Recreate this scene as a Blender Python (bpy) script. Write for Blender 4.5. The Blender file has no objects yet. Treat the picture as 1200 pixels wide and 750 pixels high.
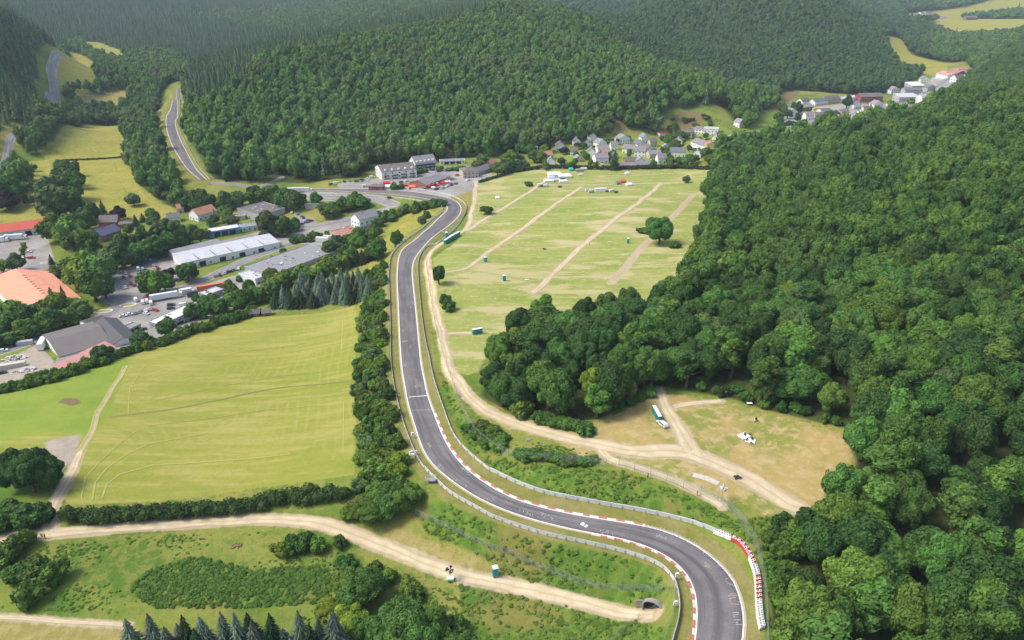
import bpy, bmesh, math, random
import numpy as np
from mathutils import Vector, Matrix
random.seed(7); rng = np.random.default_rng(11)
sc = bpy.context.scene
COL = sc.collection
PI = math.pi
# ------------------------------------------------------------------ camera model used for surveying the site
F, PITCH, CAMZ = 870.0, math.radians(25.0), 134.0
SP, CP = math.sin(PITCH), math.cos(PITCH)
def raydir(px, py):
    u = (np.asarray(px, float)-600)/F; v = (np.asarray(py, float)-375)/F
    return np.stack([u, CP-v*SP, -SP-v*CP], -1)
def project(P):
    P = np.atleast_2d(P); x, y, z = P[:,0], P[:,1], P[:,2]-CAMZ
    D = np.maximum(y*CP-z*SP, 1.0)
    return 600+F*x/D, 375+F*(-y*SP-z*CP)/D, D
# ------------------------------------------------------------------ terrain survey: pixel, height  /  pixel, depth
ZP = [(300,760,-12),(0,760,-12),(-200,760,-12),(0,620,-8),(150,618,-8),(330,607,-8),(450,640,-8),(600,690,-8),(740,717,-7),(620,760,-9),
(840,745,0),(852,690,0),(790,640,0),(700,612,0),(600,588,0),(520,550,-1),(485,480,-2),(480,400,-5),(478,330,-10),(510,275,-16),(530,245,-20),(480,227,-23),(400,222,-25),
(950,760,-5),(1100,740,-2),(1200,750,0),(1000,660,0),(1200,600,4),(1400,700,8),(1400,560,14),
(900,580,3),(800,530,4),(700,520,3),(600,495,1),(530,440,-2),(512,380,-6),(503,310,-12),(545,270,-17),(900,500,5),(980,540,5),
(700,440,3),(900,430,8),(1100,450,12),(1300,450,18),(800,330,-5),(1000,300,6),(1200,300,18),(1400,300,30),(850,230,-18),(900,210,-12),(1000,200,0),(1200,190,22),(1400,190,40),
(890,175,-16),(960,162,-8),(1050,148,4),(1100,128,12),(1200,112,22),(1350,100,34),
(950,130,-28),(1050,118,-28),(1090,95,-25),(1110,82,-22),(1070,60,-18),(1045,42,-10),(1090,30,0),(1150,30,0),(1060,20,10),(1200,8,20),(1150,80,-6),(1200,60,0),(1200,40,5),
(600,300,-12),(700,300,-10),(620,250,-17),(720,240,-15),(800,230,-18),(600,207,-24),(700,200,-25),(820,200,-24),(560,238,-22),(600,370,-6),(565,400,-4),
(415,560,-4),(300,570,-8),(100,590,-8),(30,520,-10),(0,470,-16),(100,430,-22),(200,400,-26),(300,372,-29),(415,357,-24),(250,480,-13),(430,450,-8),(350,420,-18),
(0,440,-26),(100,400,-32),(200,370,-35),(300,335,-35),(380,290,-34),(430,265,-32),(100,360,-36),(0,380,-35),(150,330,-37),(0,320,-38),(50,290,-38),(240,280,-37),(300,250,-36),(160,280,-38),(40,260,-38),(150,220,-36),(40,210,-36),(250,240,-36),(330,225,-34),
(400,229,-28),(430,205,-27),(500,205,-27),(550,200,-27),(465,262,-30),(-200,300,-36),(-200,450,-32),(-250,600,-14),
(100,180,-34),(100,150,-32),(110,110,-28),(95,80,-22),(120,58,-14),(232,208,-31),(215,182,-28),(200,150,-24),(207,120,-18),(209,100,-12),
(10,175,-26),(50,140,-26),(62,115,-22),(62,80,-14),(68,62,-8),(440,193,-28),(560,184,-28),(640,173,-28),(700,161,-27),(740,152,-26),(800,146,-25),(850,152,-26),(885,140,-27),(750,178,-27),(820,176,-27),(650,190,-27),(940,107,-28),(1000,110,-28)]
DP = [(0,140,760),(0,90,860),(0,45,960),(0,18,1080),(-150,-10,1000),(-150,100,780),(40,38,1150),(100,40,1900),(150,60,1750),(200,50,1850),(200,20,2250),(150,0,2500),(100,-30,2900),(0,-10,2300),(-200,-40,2600),(0,-60,3600),(200,-50,3600),
(215,112,900),(230,150,800),(300,74,950),(300,140,800),(400,50,1100),(450,120,880),(450,80,980),(520,32,1200),(600,11,1300),(600,100,930),(600,50,1100),(680,28,1250),(700,100,930),(760,78,1050),(750,120,860),(830,118,880),
(300,60,1600),(300,20,2300),(300,-20,3000),(400,30,1800),(400,0,2600),(400,-40,3600),(520,10,2000),(520,-20,2800),(600,-45,3400),
(720,35,2000),(850,100,1150),(850,60,1450),(850,20,1600),(850,-20,1850),(750,0,2300),(950,60,1320),(950,20,1560),(960,-5,1800),(1005,32,1700),(1062,84,1350),
(1000,10,2400),(1040,0,2700),(980,-25,3000),(1150,-5,3100),(1200,-35,4600),(1000,-50,4600),(1300,-10,3200),(1400,0,2600),(1400,60,1400),(1400,-45,4600)]
def fit_tps():
    z = np.array([p[2] for p in ZP], float); d = raydir([p[0] for p in ZP],[p[1] for p in ZP])
    t = (z-CAMZ)/d[:,2]; P1 = d*t[:,None]; P1[:,2] = z
    d2 = raydir([p[0] for p in DP],[p[1] for p in DP]); P2 = d2*np.array([p[2] for p in DP],float)[:,None]; P2[:,2] += CAMZ
    P = np.vstack([P1,P2]); c = np.stack([P[:,0]/P[:,1], np.log(P[:,1])],-1); n = len(c)
    r2 = ((c[:,None]-c[None])**2).sum(-1)+1e-12
    K = .5*r2*np.log(r2)+np.eye(n)*2e-4; Q = np.hstack([np.ones((n,1)),c])
    A = np.vstack([np.hstack([K,Q]),np.hstack([Q.T,np.zeros((3,3))])])
    s = np.linalg.solve(A, np.concatenate([P[:,2],np.zeros(3)]))
    return c, s[:n], s[n:]
TC, TW, TA = fit_tps()
U0,U1,NU = -0.98,0.98,620
W0,W1,NW = math.log(70.),math.log(6500.),860
gu = np.linspace(U0,U1,NU); gw = np.linspace(W0,W1,NW)
GU,GW = np.meshgrid(gu,gw)                       # rows = distance
def tps(u,w):
    out = TA[0]+TA[1]*u+TA[2]*w
    for (cu,cw),k in zip(TC,TW):
        r2 = (u-cu)**2+(w-cw)**2+1e-12
        out = out+k*.5*r2*np.log(r2)
    return out
GY = np.exp(GW); GX = GU*GY
GZ = tps(GU,GW)
# outer area: clamp so extrapolation stays gentle
GZ = np.clip(GZ,-60,420)
def hgt(x,y):
    x=np.asarray(x,float); y=np.maximum(np.asarray(y,float),71)
    a = np.clip((x/y-U0)/(U1-U0)*(NU-1),0,NU-1.001); b = np.clip((np.log(y)-W0)/(W1-W0)*(NW-1),0,NW-1.001)
    i=b.astype(int); j=a.astype(int); fb=b-i; fa=a-j
    z00=GZ[i,j];z01=GZ[i,j+1];z10=GZ[i+1,j];z11=GZ[i+1,j+1]
    # same diagonal as the mesh triangles
    up = z00+(z01-z00)*fa+(z11-z01)*fb
    lo = z00+(z10-z00)*fb+(z11-z10)*fa
    return np.where(fa>fb,up,lo)
TS = np.exp(np.linspace(math.log(100),math.log(6400),1600))
def cast(px,py):
    px=np.atleast_1d(np.asarray(px,float)); py=np.atleast_1d(np.asarray(py,float))
    out=np.zeros((len(px),3))
    for s in range(0,len(px),400):
        d=raydir(px[s:s+400],py[s:s+400])
        X=d[:,None,0]*TS; Y=d[:,None,1]*TS; Z=CAMZ+d[:,None,2]*TS
        below = Z<hgt(X,Y)
        k=np.where(below.any(1), below.argmax(1), len(TS)-1); k=np.maximum(k,1)
        lo=TS[k-1].copy(); hi=TS[k].copy()
        for _ in range(18):
            m=(lo+hi)/2; b=(CAMZ+d[:,2]*m)<hgt(d[:,0]*m,d[:,1]*m)
            hi=np.where(b,m,hi); lo=np.where(b,lo,m)
        P=d*hi[:,None]; P[:,2]=hgt(P[:,0],P[:,1]); out[s:s+400]=P
    return out
def g1(px,py): return cast([px],[py])[0]
def line(pts, step=2.0, smooth=True):
    """pixel polyline -> smooth world polyline (x,y) resampled every step metres"""
    P=cast([p[0] for p in pts],[p[1] for p in pts])[:,:2]
    return resample(P,step,smooth)
def resample(P,step,smooth=True):
    P=np.asarray(P,float)
    if smooth and len(P)>2:
        Q=np.vstack([2*P[0]-P[1],P,2*P[-1]-P[-2]]); o=[]
        for i in range(1,len(Q)-2):
            p0,p1,p2,p3=Q[i-1:i+3]
            t=np.linspace(0,1,12,endpoint=False)[:,None]
            o.append(.5*((2*p1)+(-p0+p2)*t+(2*p0-5*p1+4*p2-p3)*t*t+(-p0+3*p1-3*p2+p3)*t**3))
        o.append(Q[-2][None]); P=np.vstack(o)
    s=np.concatenate([[0],np.cumsum(np.linalg.norm(np.diff(P,axis=0),axis=1))])
    n=max(2,int(round(s[-1]/step))+1); t=np.linspace(0,s[-1],n)
    return np.stack([np.interp(t,s,P[:,k]) for k in range(P.shape[1])],-1)
def seg_dist(X,Y,P,attr=None):
    """distance from many points to a polyline, optional interpolated attribute"""
    best=np.full(X.shape,1e9,np.float32); av=np.zeros(X.shape,np.float32)
    for i in range(len(P)-1):
        a=P[i];b=P[i+1];d=b-a;L=max(d@d,1e-9)
        t=np.clip(((X-a[0])*d[0]+(Y-a[1])*d[1])/L,0,1)
        q=np.hypot(X-a[0]-t*d[0],Y-a[1]-t*d[1])
        m=q<best; best=np.where(m,q,best)
        if attr is not None: av=np.where(m,attr[i]+(attr[i+1]-attr[i])*t,av)
    return (best,av) if attr is not None else best
def inpoly(X,Y,P):
    r=np.zeros(X.shape,bool); n=len(P); j=n-1
    for i in range(n):
        xi,yi=P[i];xj,yj=P[j]
        c=((yi>Y)!=(yj>Y)) & (X<(xj-xi)*(Y-yi)/((yj-yi) if yj!=yi else 1e-9)+xi)
        r^=c; j=i
    return r
# ------------------------------------------------------------------ race track edges (surveyed pixels)
LEFT=[(207.5,103),(202,122),(195,144),(200,167),(210,185),(221,200),(234,211)]
RIGHT=[(211.5,103),(208,127),(205,142),(211,162),(220,180),(230,198),(242,211)]
L2=[(330,226),(370,225),(400,226),(440,228),(470,230),(500,234),(515,237),(523,241),(524,247),(518,254),(508,264),(486,283),(473,293),(467.5,304),(466,316),(465.4,330),(466.8,363),(469.5,420),(473.6,451),(478,475),(487,504),(497.6,534),(512,552),(536,571),(560,587),(589,600),(618,611),(656,621.5),(691,628.5),(723,634),(750,641),(776,652),(793,662.5),(806,677),(812,691),(816,710),(816.5,725),(814,747),(811,770),(805,800)]
R2=[(330,222),(370,220.5),(400,220),(440,221),(480,224),(512,229),(532,234.5),(540,242),(539,250),(531,259),(519,268.5),(501,282.5),(491,294),(485,304),(483,316),(484,330),(487.5,363),(493,420),(497,441),(501,461),(509.6,485),(520,511),(532,531.6),(550,550.5),(574,567.6),(606,583),(644,594.5),(691,603),(726,608),(758,613),(785,618.5),(814,628.5),(837,644),(857,668),(869,691),(875,712),(877,728),(873,750),(866,775),(856,800)]
def track_pair(Lp,Rp,n):
    a=resample(cast([p[0] for p in Lp],[p[1] for p in Lp])[:,:2],1.); b=resample(cast([p[0] for p in Rp],[p[1] for p in Rp])[:,:2],1.)
    # centreline then exact offsets along its normals
    ai=resample(a,1.,False); bi=resample(b,1.,False)
    t=np.linspace(0,1,n)
    A=np.stack([np.interp(t,np.linspace(0,1,len(ai)),ai[:,k]) for k in (0,1)],-1)
    # nearest point of b for every a point
    B=[]
    k0=0
    for p in A:
        k1=min(len(bi),k0+60); k=k0+int(np.argmin(((bi[k0:k1]-p)**2).sum(1))); k0=k; B.append(bi[k])
    B=np.array(B); B[0]=bi[0]; B[-1]=bi[-1]
    ker=np.ones(7)/7
    for M in (A,B):
        for k in (0,1):
            q=np.pad(M[:,k],3,mode='edge'); M[:,k]=np.convolve(q,ker,'valid')
    return A,B
TA1,TB1=track_pair(L2,R2,300)
TA0,TB0=track_pair(LEFT,RIGHT,150)
_a=line(LEFT,1.);_b=line(RIGHT,1.);_t=np.linspace(0,1,150)
TA0=np.stack([np.interp(_t,np.linspace(0,1,len(_a)),_a[:,k]) for k in (0,1)],-1);TB0=np.stack([np.interp(_t,np.linspace(0,1,len(_b)),_b[:,k]) for k in (0,1)],-1)
def profile(A,B,win):
    C=(A+B)/2; z=hgt(C[:,0],C[:,1]); ker=np.ones(win)/win
    q=np.pad(z,win//2,mode='edge'); return C,np.convolve(q,ker,'valid')[:len(C)]
for (A,B,win) in ((TA1,TB1,15),(TA0,TB0,9)):
    C,z=profile(A,B,win)
    m=(GY>C[:,1].min()-40)&(GY<C[:,1].max()+40)&(GX>C[:,0].min()-40)&(GX<C[:,0].max()+40)
    d,zz=seg_dist(GX[m],GY[m],C,z)
    w=np.clip((15.5-d)/6.5,0,1); w=w*w*(3-2*w)
    GZ[m]=GZ[m]*(1-w)+zz*w
# ------------------------------------------------------------------ node helpers
def new_mat(name):
    m=bpy.data.materials.new(name); m.use_nodes=True; nt=m.node_tree; nt.nodes.clear()
    out=nt.nodes.new('ShaderNodeOutputMaterial'); return m,nt,out
def N(nt,typ,ins=None,**kw):
    n=nt.nodes.new(typ)
    for k,v in kw.items(): setattr(n,k,v)
    for k,v in (ins or {}).items():
        if isinstance(v,bpy.types.NodeSocket): nt.links.new(v,n.inputs[k])
        else: n.inputs[k].default_value=v
    return n
def c4(c): return (c[0],c[1],c[2],1)
def noise(nt,vec,scale,detail=3,rough=.55):
    return N(nt,'ShaderNodeTexNoise',{'Vector':vec,'Scale':scale,'Detail':detail,'Roughness':rough}).outputs['Fac']
def ramp(nt,fac,lo,hi,smooth=True):
    return N(nt,'ShaderNodeMapRange',{'Value':fac,'From Min':lo,'From Max':hi},interpolation_type='SMOOTHSTEP' if smooth else 'LINEAR').outputs[0]
def mixc(nt,f,a,b):
    n=nt.nodes.new('ShaderNodeMix'); n.data_type='RGBA'
    for s,v in ((n.inputs[0],f),(n.inputs[6],a),(n.inputs[7],b)):
        if isinstance(v,bpy.types.NodeSocket): nt.links.new(v,s)
        else: s.default_value = v if not isinstance(v,tuple) or len(v)==4 else c4(v)
    return n.outputs[2]
def math_(nt,op,a,b=0.,c=None):
    n=nt.nodes.new('ShaderNodeMath'); n.operation=op
    for i,v in enumerate((a,b)+((c,) if c is not None else ())):
        if isinstance(v,bpy.types.NodeSocket): nt.links.new(v,n.inputs[i])
        else: n.inputs[i].default_value=v
    return n.outputs[0]
MATS={}
def mat(name,col,rough=.6,metal=0.,var=.12,scale=.8,spec=.3,dirt=None):
    """weathered plain surface: base colour broken up by two noises"""
    if name in MATS: return MATS[name]
    m,nt,out=new_mat(name)
    pos=N(nt,'ShaderNodeNewGeometry').outputs['Position']
    f=noise(nt,pos,scale,4); g=noise(nt,pos,scale*6,2)
    d=dirt or tuple(x*.55 for x in col)
    k=math_(nt,'MULTIPLY',ramp(nt,math_(nt,'ADD',math_(nt,'MULTIPLY',f,.7),math_(nt,'MULTIPLY',g,.3)),.35,.75),var*3)
    c=mixc(nt,k,c4(col),c4(d))
    b=N(nt,'ShaderNodeBsdfPrincipled',{'Base Color':c,'Roughness':rough,'Metallic':metal,'Specular IOR Level':spec})
    nt.links.new(b.outputs[0],out.inputs[0]); MATS[name]=m; return m
# ------------------------------------------------------------------ land cover polygons (surveyed pixels)
def wpoly(pts):
    return cast([p[0] for p in pts],[p[1] for p in pts])[:,:2]
PX={}
PX['campsite']=[(556,232),(560,214),(580,203),(600,201),(640,196),(700,196),(760,196),(835,196),(830,225),(822,255),(812,285),(800,322),(765,352),(700,376),(640,378),(600,388),(575,408),(560,436),(548,440),(536,436),(525,405),(514,360),(508,325),(508,302),(530,287),(550,268)]
PX['field']=[(0,462),(100,430),(200,399),(290,372),(415,358),(421,385),(416,420),(419,480),(415,556),(300,572),(180,588),(80,592),(72,580),(98,530),(60,527),(0,525),(-60,520),(-60,480)]
PX['greenfield']=[(-60,480),(0,463),(100,429),(152,420),(140,455),(128,485),(100,512),(60,506),(0,515),(-60,520)]
PX['gravelbay']=[(52,518),(94,509),(92,520),(84,541),(72,552),(62,545),(54,532)]
PX['dry']=[(540,445),(556,470),(590,484),(640,498),(690,494),(718,486),(765,466),(790,462),(850,470),(900,485),(985,507),(1000,530),(980,570),(955,592),(925,612),(900,606),(875,592),(840,582),(800,568),(760,552),(728,545),(690,540),(640,512),(600,505),(560,486),(530,455),(520,440)]
PX['valley']=[(20,190),(60,187),(60,197),(75,187),(148,183),(160,215),(190,240),(215,245),(185,262),(120,262),(60,262),(0,275),(-60,275),(-60,252),(0,250),(20,242),(40,215),(30,205)]
PX['valley2']=[(55,168),(145,155),(148,183),(75,186),(58,190),(45,178)]
PX['farmeadow']=[(64,66),(80,60),(100,66),(128,84),(112,104),(88,106),(66,98)]
PX['farmeadow2']=[(94,48),(115,49),(146,60),(146,74),(116,66),(96,56)]
PX['stubble']=[(90,108),(148,103),(152,126),(90,124)]
PX['strip']=[(70,156),(100,146),(146,144),(150,158),(90,170),(60,172)]
PX['lowmeadow']=[(432,300),(440,280),(460,262),(485,245),(505,246),(512,250),(480,272),(458,290),(450,312),(432,318)]
PX['lowgold']=[(-200,715),(0,722),(80,729),(165,736),(150,760),(100,790),(-200,800)]
PX['goldslope']=[(440,618),(470,622),(520,640),(560,655),(578,664),(570,676),(520,660),(455,634)]
PX['cut']=[(784,136),(800,131),(822,131),(832,140),(812,148),(790,154)]
PX['cut2']=[(720,140),(733,143),(733,154),(722,157)]
PX['cut3']=[(912,108),(938,106),(930,116),(912,126)]
PX['strath']=[(1036,40),(1052,43),(1068,64),(1110,74),(1112,88),(1090,88),(1056,82),(1038,62)]
PX['farfield']=[(1080,29),(1110,23),(1150,22),(1200,22),(1320,20),(1320,42),(1200,40),(1110,42)]
PX['farhill']=[(1060,16),(1118,10),(1160,0),(1200,-6),(1320,-12),(1320,14),(1200,15),(1150,20),(1110,24),(1064,26)]
PX['yard1']=[(-80,284),(0,282),(55,274),(62,298),(66,312),(30,322),(0,326),(-80,334)]
PX['parking']=[(125,325),(175,304),(215,299),(226,312),(196,343),(160,352),(133,352)]
PX['yard2']=[(128,362),(160,352),(196,346),(290,318),(330,332),(245,372),(190,394),(165,408),(120,416),(60,445),(66,420),(100,386)]
PX['yard3']=[(240,288),(300,272),(345,262),(345,250),(368,256),(374,264),(412,254),(440,262),(412,282),(380,288),(356,286),(300,282)]
PX['scrap']=[(-80,440),(0,425),(45,403),(70,430),(62,444),(0,458),(-80,480)]
PX['front']=[(395,216),(436,210),(480,206),(512,196),(545,194),(578,204),(552,224),(526,232),(470,226),(400,224)]
PX['village']=[(640,192),(700,190),(760,190),(800,184),(858,176),(850,160),(800,160),(745,160),(700,172),(640,182)]
PX['rightyard']=[(915,150),(915,134),(960,124),(1000,120),(1050,124),(1078,104),(1096,88),(1120,80),(1138,88),(1096,124),(1055,142),(1000,154),(955,158)]
PX['bare']=[(68,471),(78,466),(92,467),(94,473),(82,476)]
PX['bramble']=[(150,690),(180,665),(230,652),(300,668),(380,662),(400,680),(380,705),(300,712),(180,712)]
PX['bankin']=[(485,600),(510,585),(560,605),(640,632),(720,650),(765,668),(785,690),(770,702),(740,706),(700,705),(640,690),(585,668),(560,650),(500,625)]
PX['bankout']=[(510,425),(520,440),(533,470),(560,512),(600,542),(680,549),(730,552),(765,566),(830,590),(862,612),(884,640),(872,634),(845,618),(800,606),(700,588),(640,576),(580,553),(550,528),(522,480),(508,445)]
PX['bankout2']=[(860,608),(900,606),(915,618),(905,660),(900,700),(905,740),(897,740),(896,690),(884,645)]
PX['lowright']=[(540,672),(600,690),(680,708),(750,722),(780,740),(770,790),(560,790),(540,720)]
RPOLY={}
for k,v in PX.items(): RPOLY[k]=wpoly(v)
PATHS={ # pixel line, width m
'main_dirt_path':([(558,212),(556,235),(552,252),(546,268),(530,279),(512,289),(502,300),(502,320),(508,350),(514,380),(521,405),(527,430),(539,452),(560,474),(590,489),(630,504),(690,519),(740,528),(800,531),(850,548),(890,569),(925,588),(945,602)],[3.2,3,3,3,3,3.2,3.4,3.6,3.6,3.6,3.8,4,4,4.4,4.6,4.6,5.2,5.8,6.6,6.6,6,6,5]),
'forest_spur_path':([(772,455),(777,472),(788,492),(800,512),(815,535)],[3,3,4,5,6]),
'fence_path':([(700,521),(715,538),(740,546),(770,556),(830,582),(846,592)],[2.6]*6),
'lower_track':([(-40,636),(50,626),(150,619),(250,611),(330,608),(400,622),(450,641),(530,670),(600,688),(680,706),(765,720)],[4,4,4,4,4,4,4,3.8,3.6,3.4,3.2]),
'farm_track':([(60,626),(58,604),(74,570),(92,535),(108,505),(122,470),(150,428)],[4.2,3.6,3.2,2.4,.6,.4,.3]),
'bottom_path':([(-40,719),(0,722),(80,728),(150,735)],[1.3]*4),
'camp_lane':([(510,322),(546,314),(576,293),(610,270),(642,246),(682,219)],[2.2,2.4,2.8,3.4,3.2,3]),
'camp_lane_b':([(545,271),(580,250),(600,238),(637,214),(652,204)],[3,3,3,3,3]),
'camp_lane_c':([(624,343),(640,330),(675,295),(717,260),(749,237),(775,215)],[3.4]*6),
'camp_lane_d':([(640,217),(682,217),(720,216),(775,214.5)],[3]*4),
'camp_lane_e':([(652,203),(684,204),(717,206),(787,203)],[1.8]*4),
'worn_strip':([(716,332),(742,302),(763,279),(790,252),(812,228)],[4,4,4,4,3]),
'hut_path':([(524,391),(553,390)],[2.4]*2),
'clearing_path':([(790,477),(810,473),(845,470)],[2]*3),
}
PW={}
for k,(pp,w) in PATHS.items():
    P=cast([p[0] for p in pp],[p[1] for p in pp]); Q=np.hstack([P[:,:2],np.array(w)[:,None]]); PW[k]=resample(Q,1.5)
    if len(PW[k])>12:
        _r=np.random.default_rng(len(k)+3); _t=np.arange(len(PW[k]))*1.5
        for c_ in (0,1): PW[k][:,c_]+=.28*np.sin(_t/_r.uniform(7,11)+_r.uniform(0,6))+.2*np.sin(_t/_r.uniform(3,5)+_r.uniform(0,6))
ROADS={
'valley_road':([(-60,335),(0,322),(65,311),(98,322),(120,342),(140,354),(190,344),(236,329),(290,304),(345,284)],4.2),
'lower_road':([(-80,434),(0,413),(60,393),(107,378),(134,362),(150,352)],4),
'upper_road':([(236,290),(300,277),(345,271),(365,266),(412,256),(448,247)],4.5),
'main_road':([(325,231),(360,228),(380,230),(410,231),(440,233),(462,240)],4.5),
'hillside_road':([(-30,260),(-4,208),(10,174),(20,155)],3.6),
'distant_road':([(66,128),(60,118),(63,100),(60,85),(63,72),(68,62)],5),
'hill_foot_lane':([(250,214),(275,216),(300,219),(320,213),(330,208)],2.5),
'strath_road':([(1000,128),(1040,122),(1070,117),(1085,108),(1105,96),(1122,84),(1135,80)],5),
}
RW={}
for k,(pp,w) in ROADS.items(): RW[k]=(line(pp,2.0),w)
# ------------------------------------------------------------------ signed distances on the ground grid
def sd_poly(P):
    out=np.full(GX.shape,-60.,np.float32)
    m=(GX>P[:,0].min()-25)&(GX<P[:,0].max()+25)&(GY>P[:,1].min()-25)&(GY<P[:,1].max()+25)
    if m.any():
        x=GX[m];y=GY[m]; d=seg_dist(x,y,np.vstack([P,P[:1]])); out[m]=np.where(inpoly(x,y,P),d,-d)
    return out
SD={k:sd_poly(P) for k,P in RPOLY.items()}
def smax(*n): 
    r=SD[n[0]]
    for k in n[1:]: r=np.maximum(r,SD[k])
    return r
def sd_line(Q,hw=None):
    out=np.full(GX.shape,-60.,np.float32); P=Q[:,:2]
    m=(GX>P[:,0].min()-25)&(GX<P[:,0].max()+25)&(GY>P[:,1].min()-25)&(GY<P[:,1].max()+25)
    if m.any():
        if hw is None:
            d,w=seg_dist(GX[m],GY[m],P,Q[:,2]); out[m]=w/2-d
        else: out[m]=hw-seg_dist(GX[m],GY[m],P)
    return out
dirt=np.full(GX.shape,-60.,np.float32)
for k,Q in PW.items(): dirt=np.maximum(dirt,sd_line(Q))
paved=smax('yard1','parking','yard2','yard3','front','rightyard')
for k,(P,w) in RW.items(): paved=np.maximum(paved,sd_line(P,w+.6))
trk=np.maximum(sd_line((TA1+TB1)/2,4.2),sd_line((TA0+TB0)/2,4.2))
VERGE=trk+5.5
# forest cover test --------------------------------------------------
HILL=[(-600,-200),(1900,-200),(1900,150),(1300,100),(1140,84),(1128,70),(1116,74),(1100,76),(1080,88),(1064,100),(1040,110),(990,111),(940,106),(925,110),(912,128),(890,130),(882,150),(865,152),(850,128),(838,122),(820,128),(790,128),(778,130),(765,152),(735,154),(730,142),(718,144),(715,158),(700,162),(660,170),(640,174),(600,182),(560,184),(520,188),(470,192),(440,197),(415,211),(395,217),(350,216),(330,214),(290,212),(252,212),(244,204),(232,186),(222,168),(217,150),(219,112),(210,96),(196,98),(186,118),(184,145),(186,170),(198,195),(210,215),(222,240),(222,247),(200,245),(182,232),(162,217),(150,192),(148,165),(142,158),(100,164),(60,168),(44,180),(30,190),(45,205),(28,225),(18,240),(-10,250),(-600,330)]
FRIGHT=[(848,180),(838,205),(832,245),(820,290),(806,330),(768,362),(700,388),(640,390),(602,400),(580,420),(566,444),(562,466),(592,480),(640,492),(690,503),(720,482),(766,464),(776,452),(792,458),(850,466),(900,482),(992,503),(1006,530),(990,578),(955,604),(922,626),(910,660),(903,700),(908,760),(905,1100),(2600,1100),(2600,-40),(1200,40),(1140,92),(1100,124),(1065,142),(1000,155),(960,162),(900,170)]
OPENS=['campsite','dry','valley','valley2','farmeadow','farmeadow2','stubble','strip','cut','cut2','cut3','strath','farfield','farhill','rightyard','village','yard1','lowmeadow','front']
def forest_test(x,y,z):
    px,py,D=project(np.stack([x,y,z],-1))
    h=inpoly(px,py,HILL); r=inpoly(px,py,FRIGHT)
    f=(h&(y>632))|(h&(px<235))|(r)|((px<-60)&(y>640))|(y>1500)|((px>1210)&(py<700))
    return f
fx=forest_test(GX.ravel(),GY.ravel(),GZ.ravel()).reshape(GX.shape)
opens=np.full(GX.shape,-60.,np.float32)
for k in OPENS: opens=np.maximum(opens,SD[k])
opens=np.maximum(opens,np.maximum(paved,trk+4)); opens=np.maximum(opens,np.maximum(sd_line(RW['hillside_road'][0],12.),sd_line(RW['distant_road'][0],14.))); opens=np.maximum(opens,dirt+.5)
FOREST=fx&(opens<0)
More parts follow.
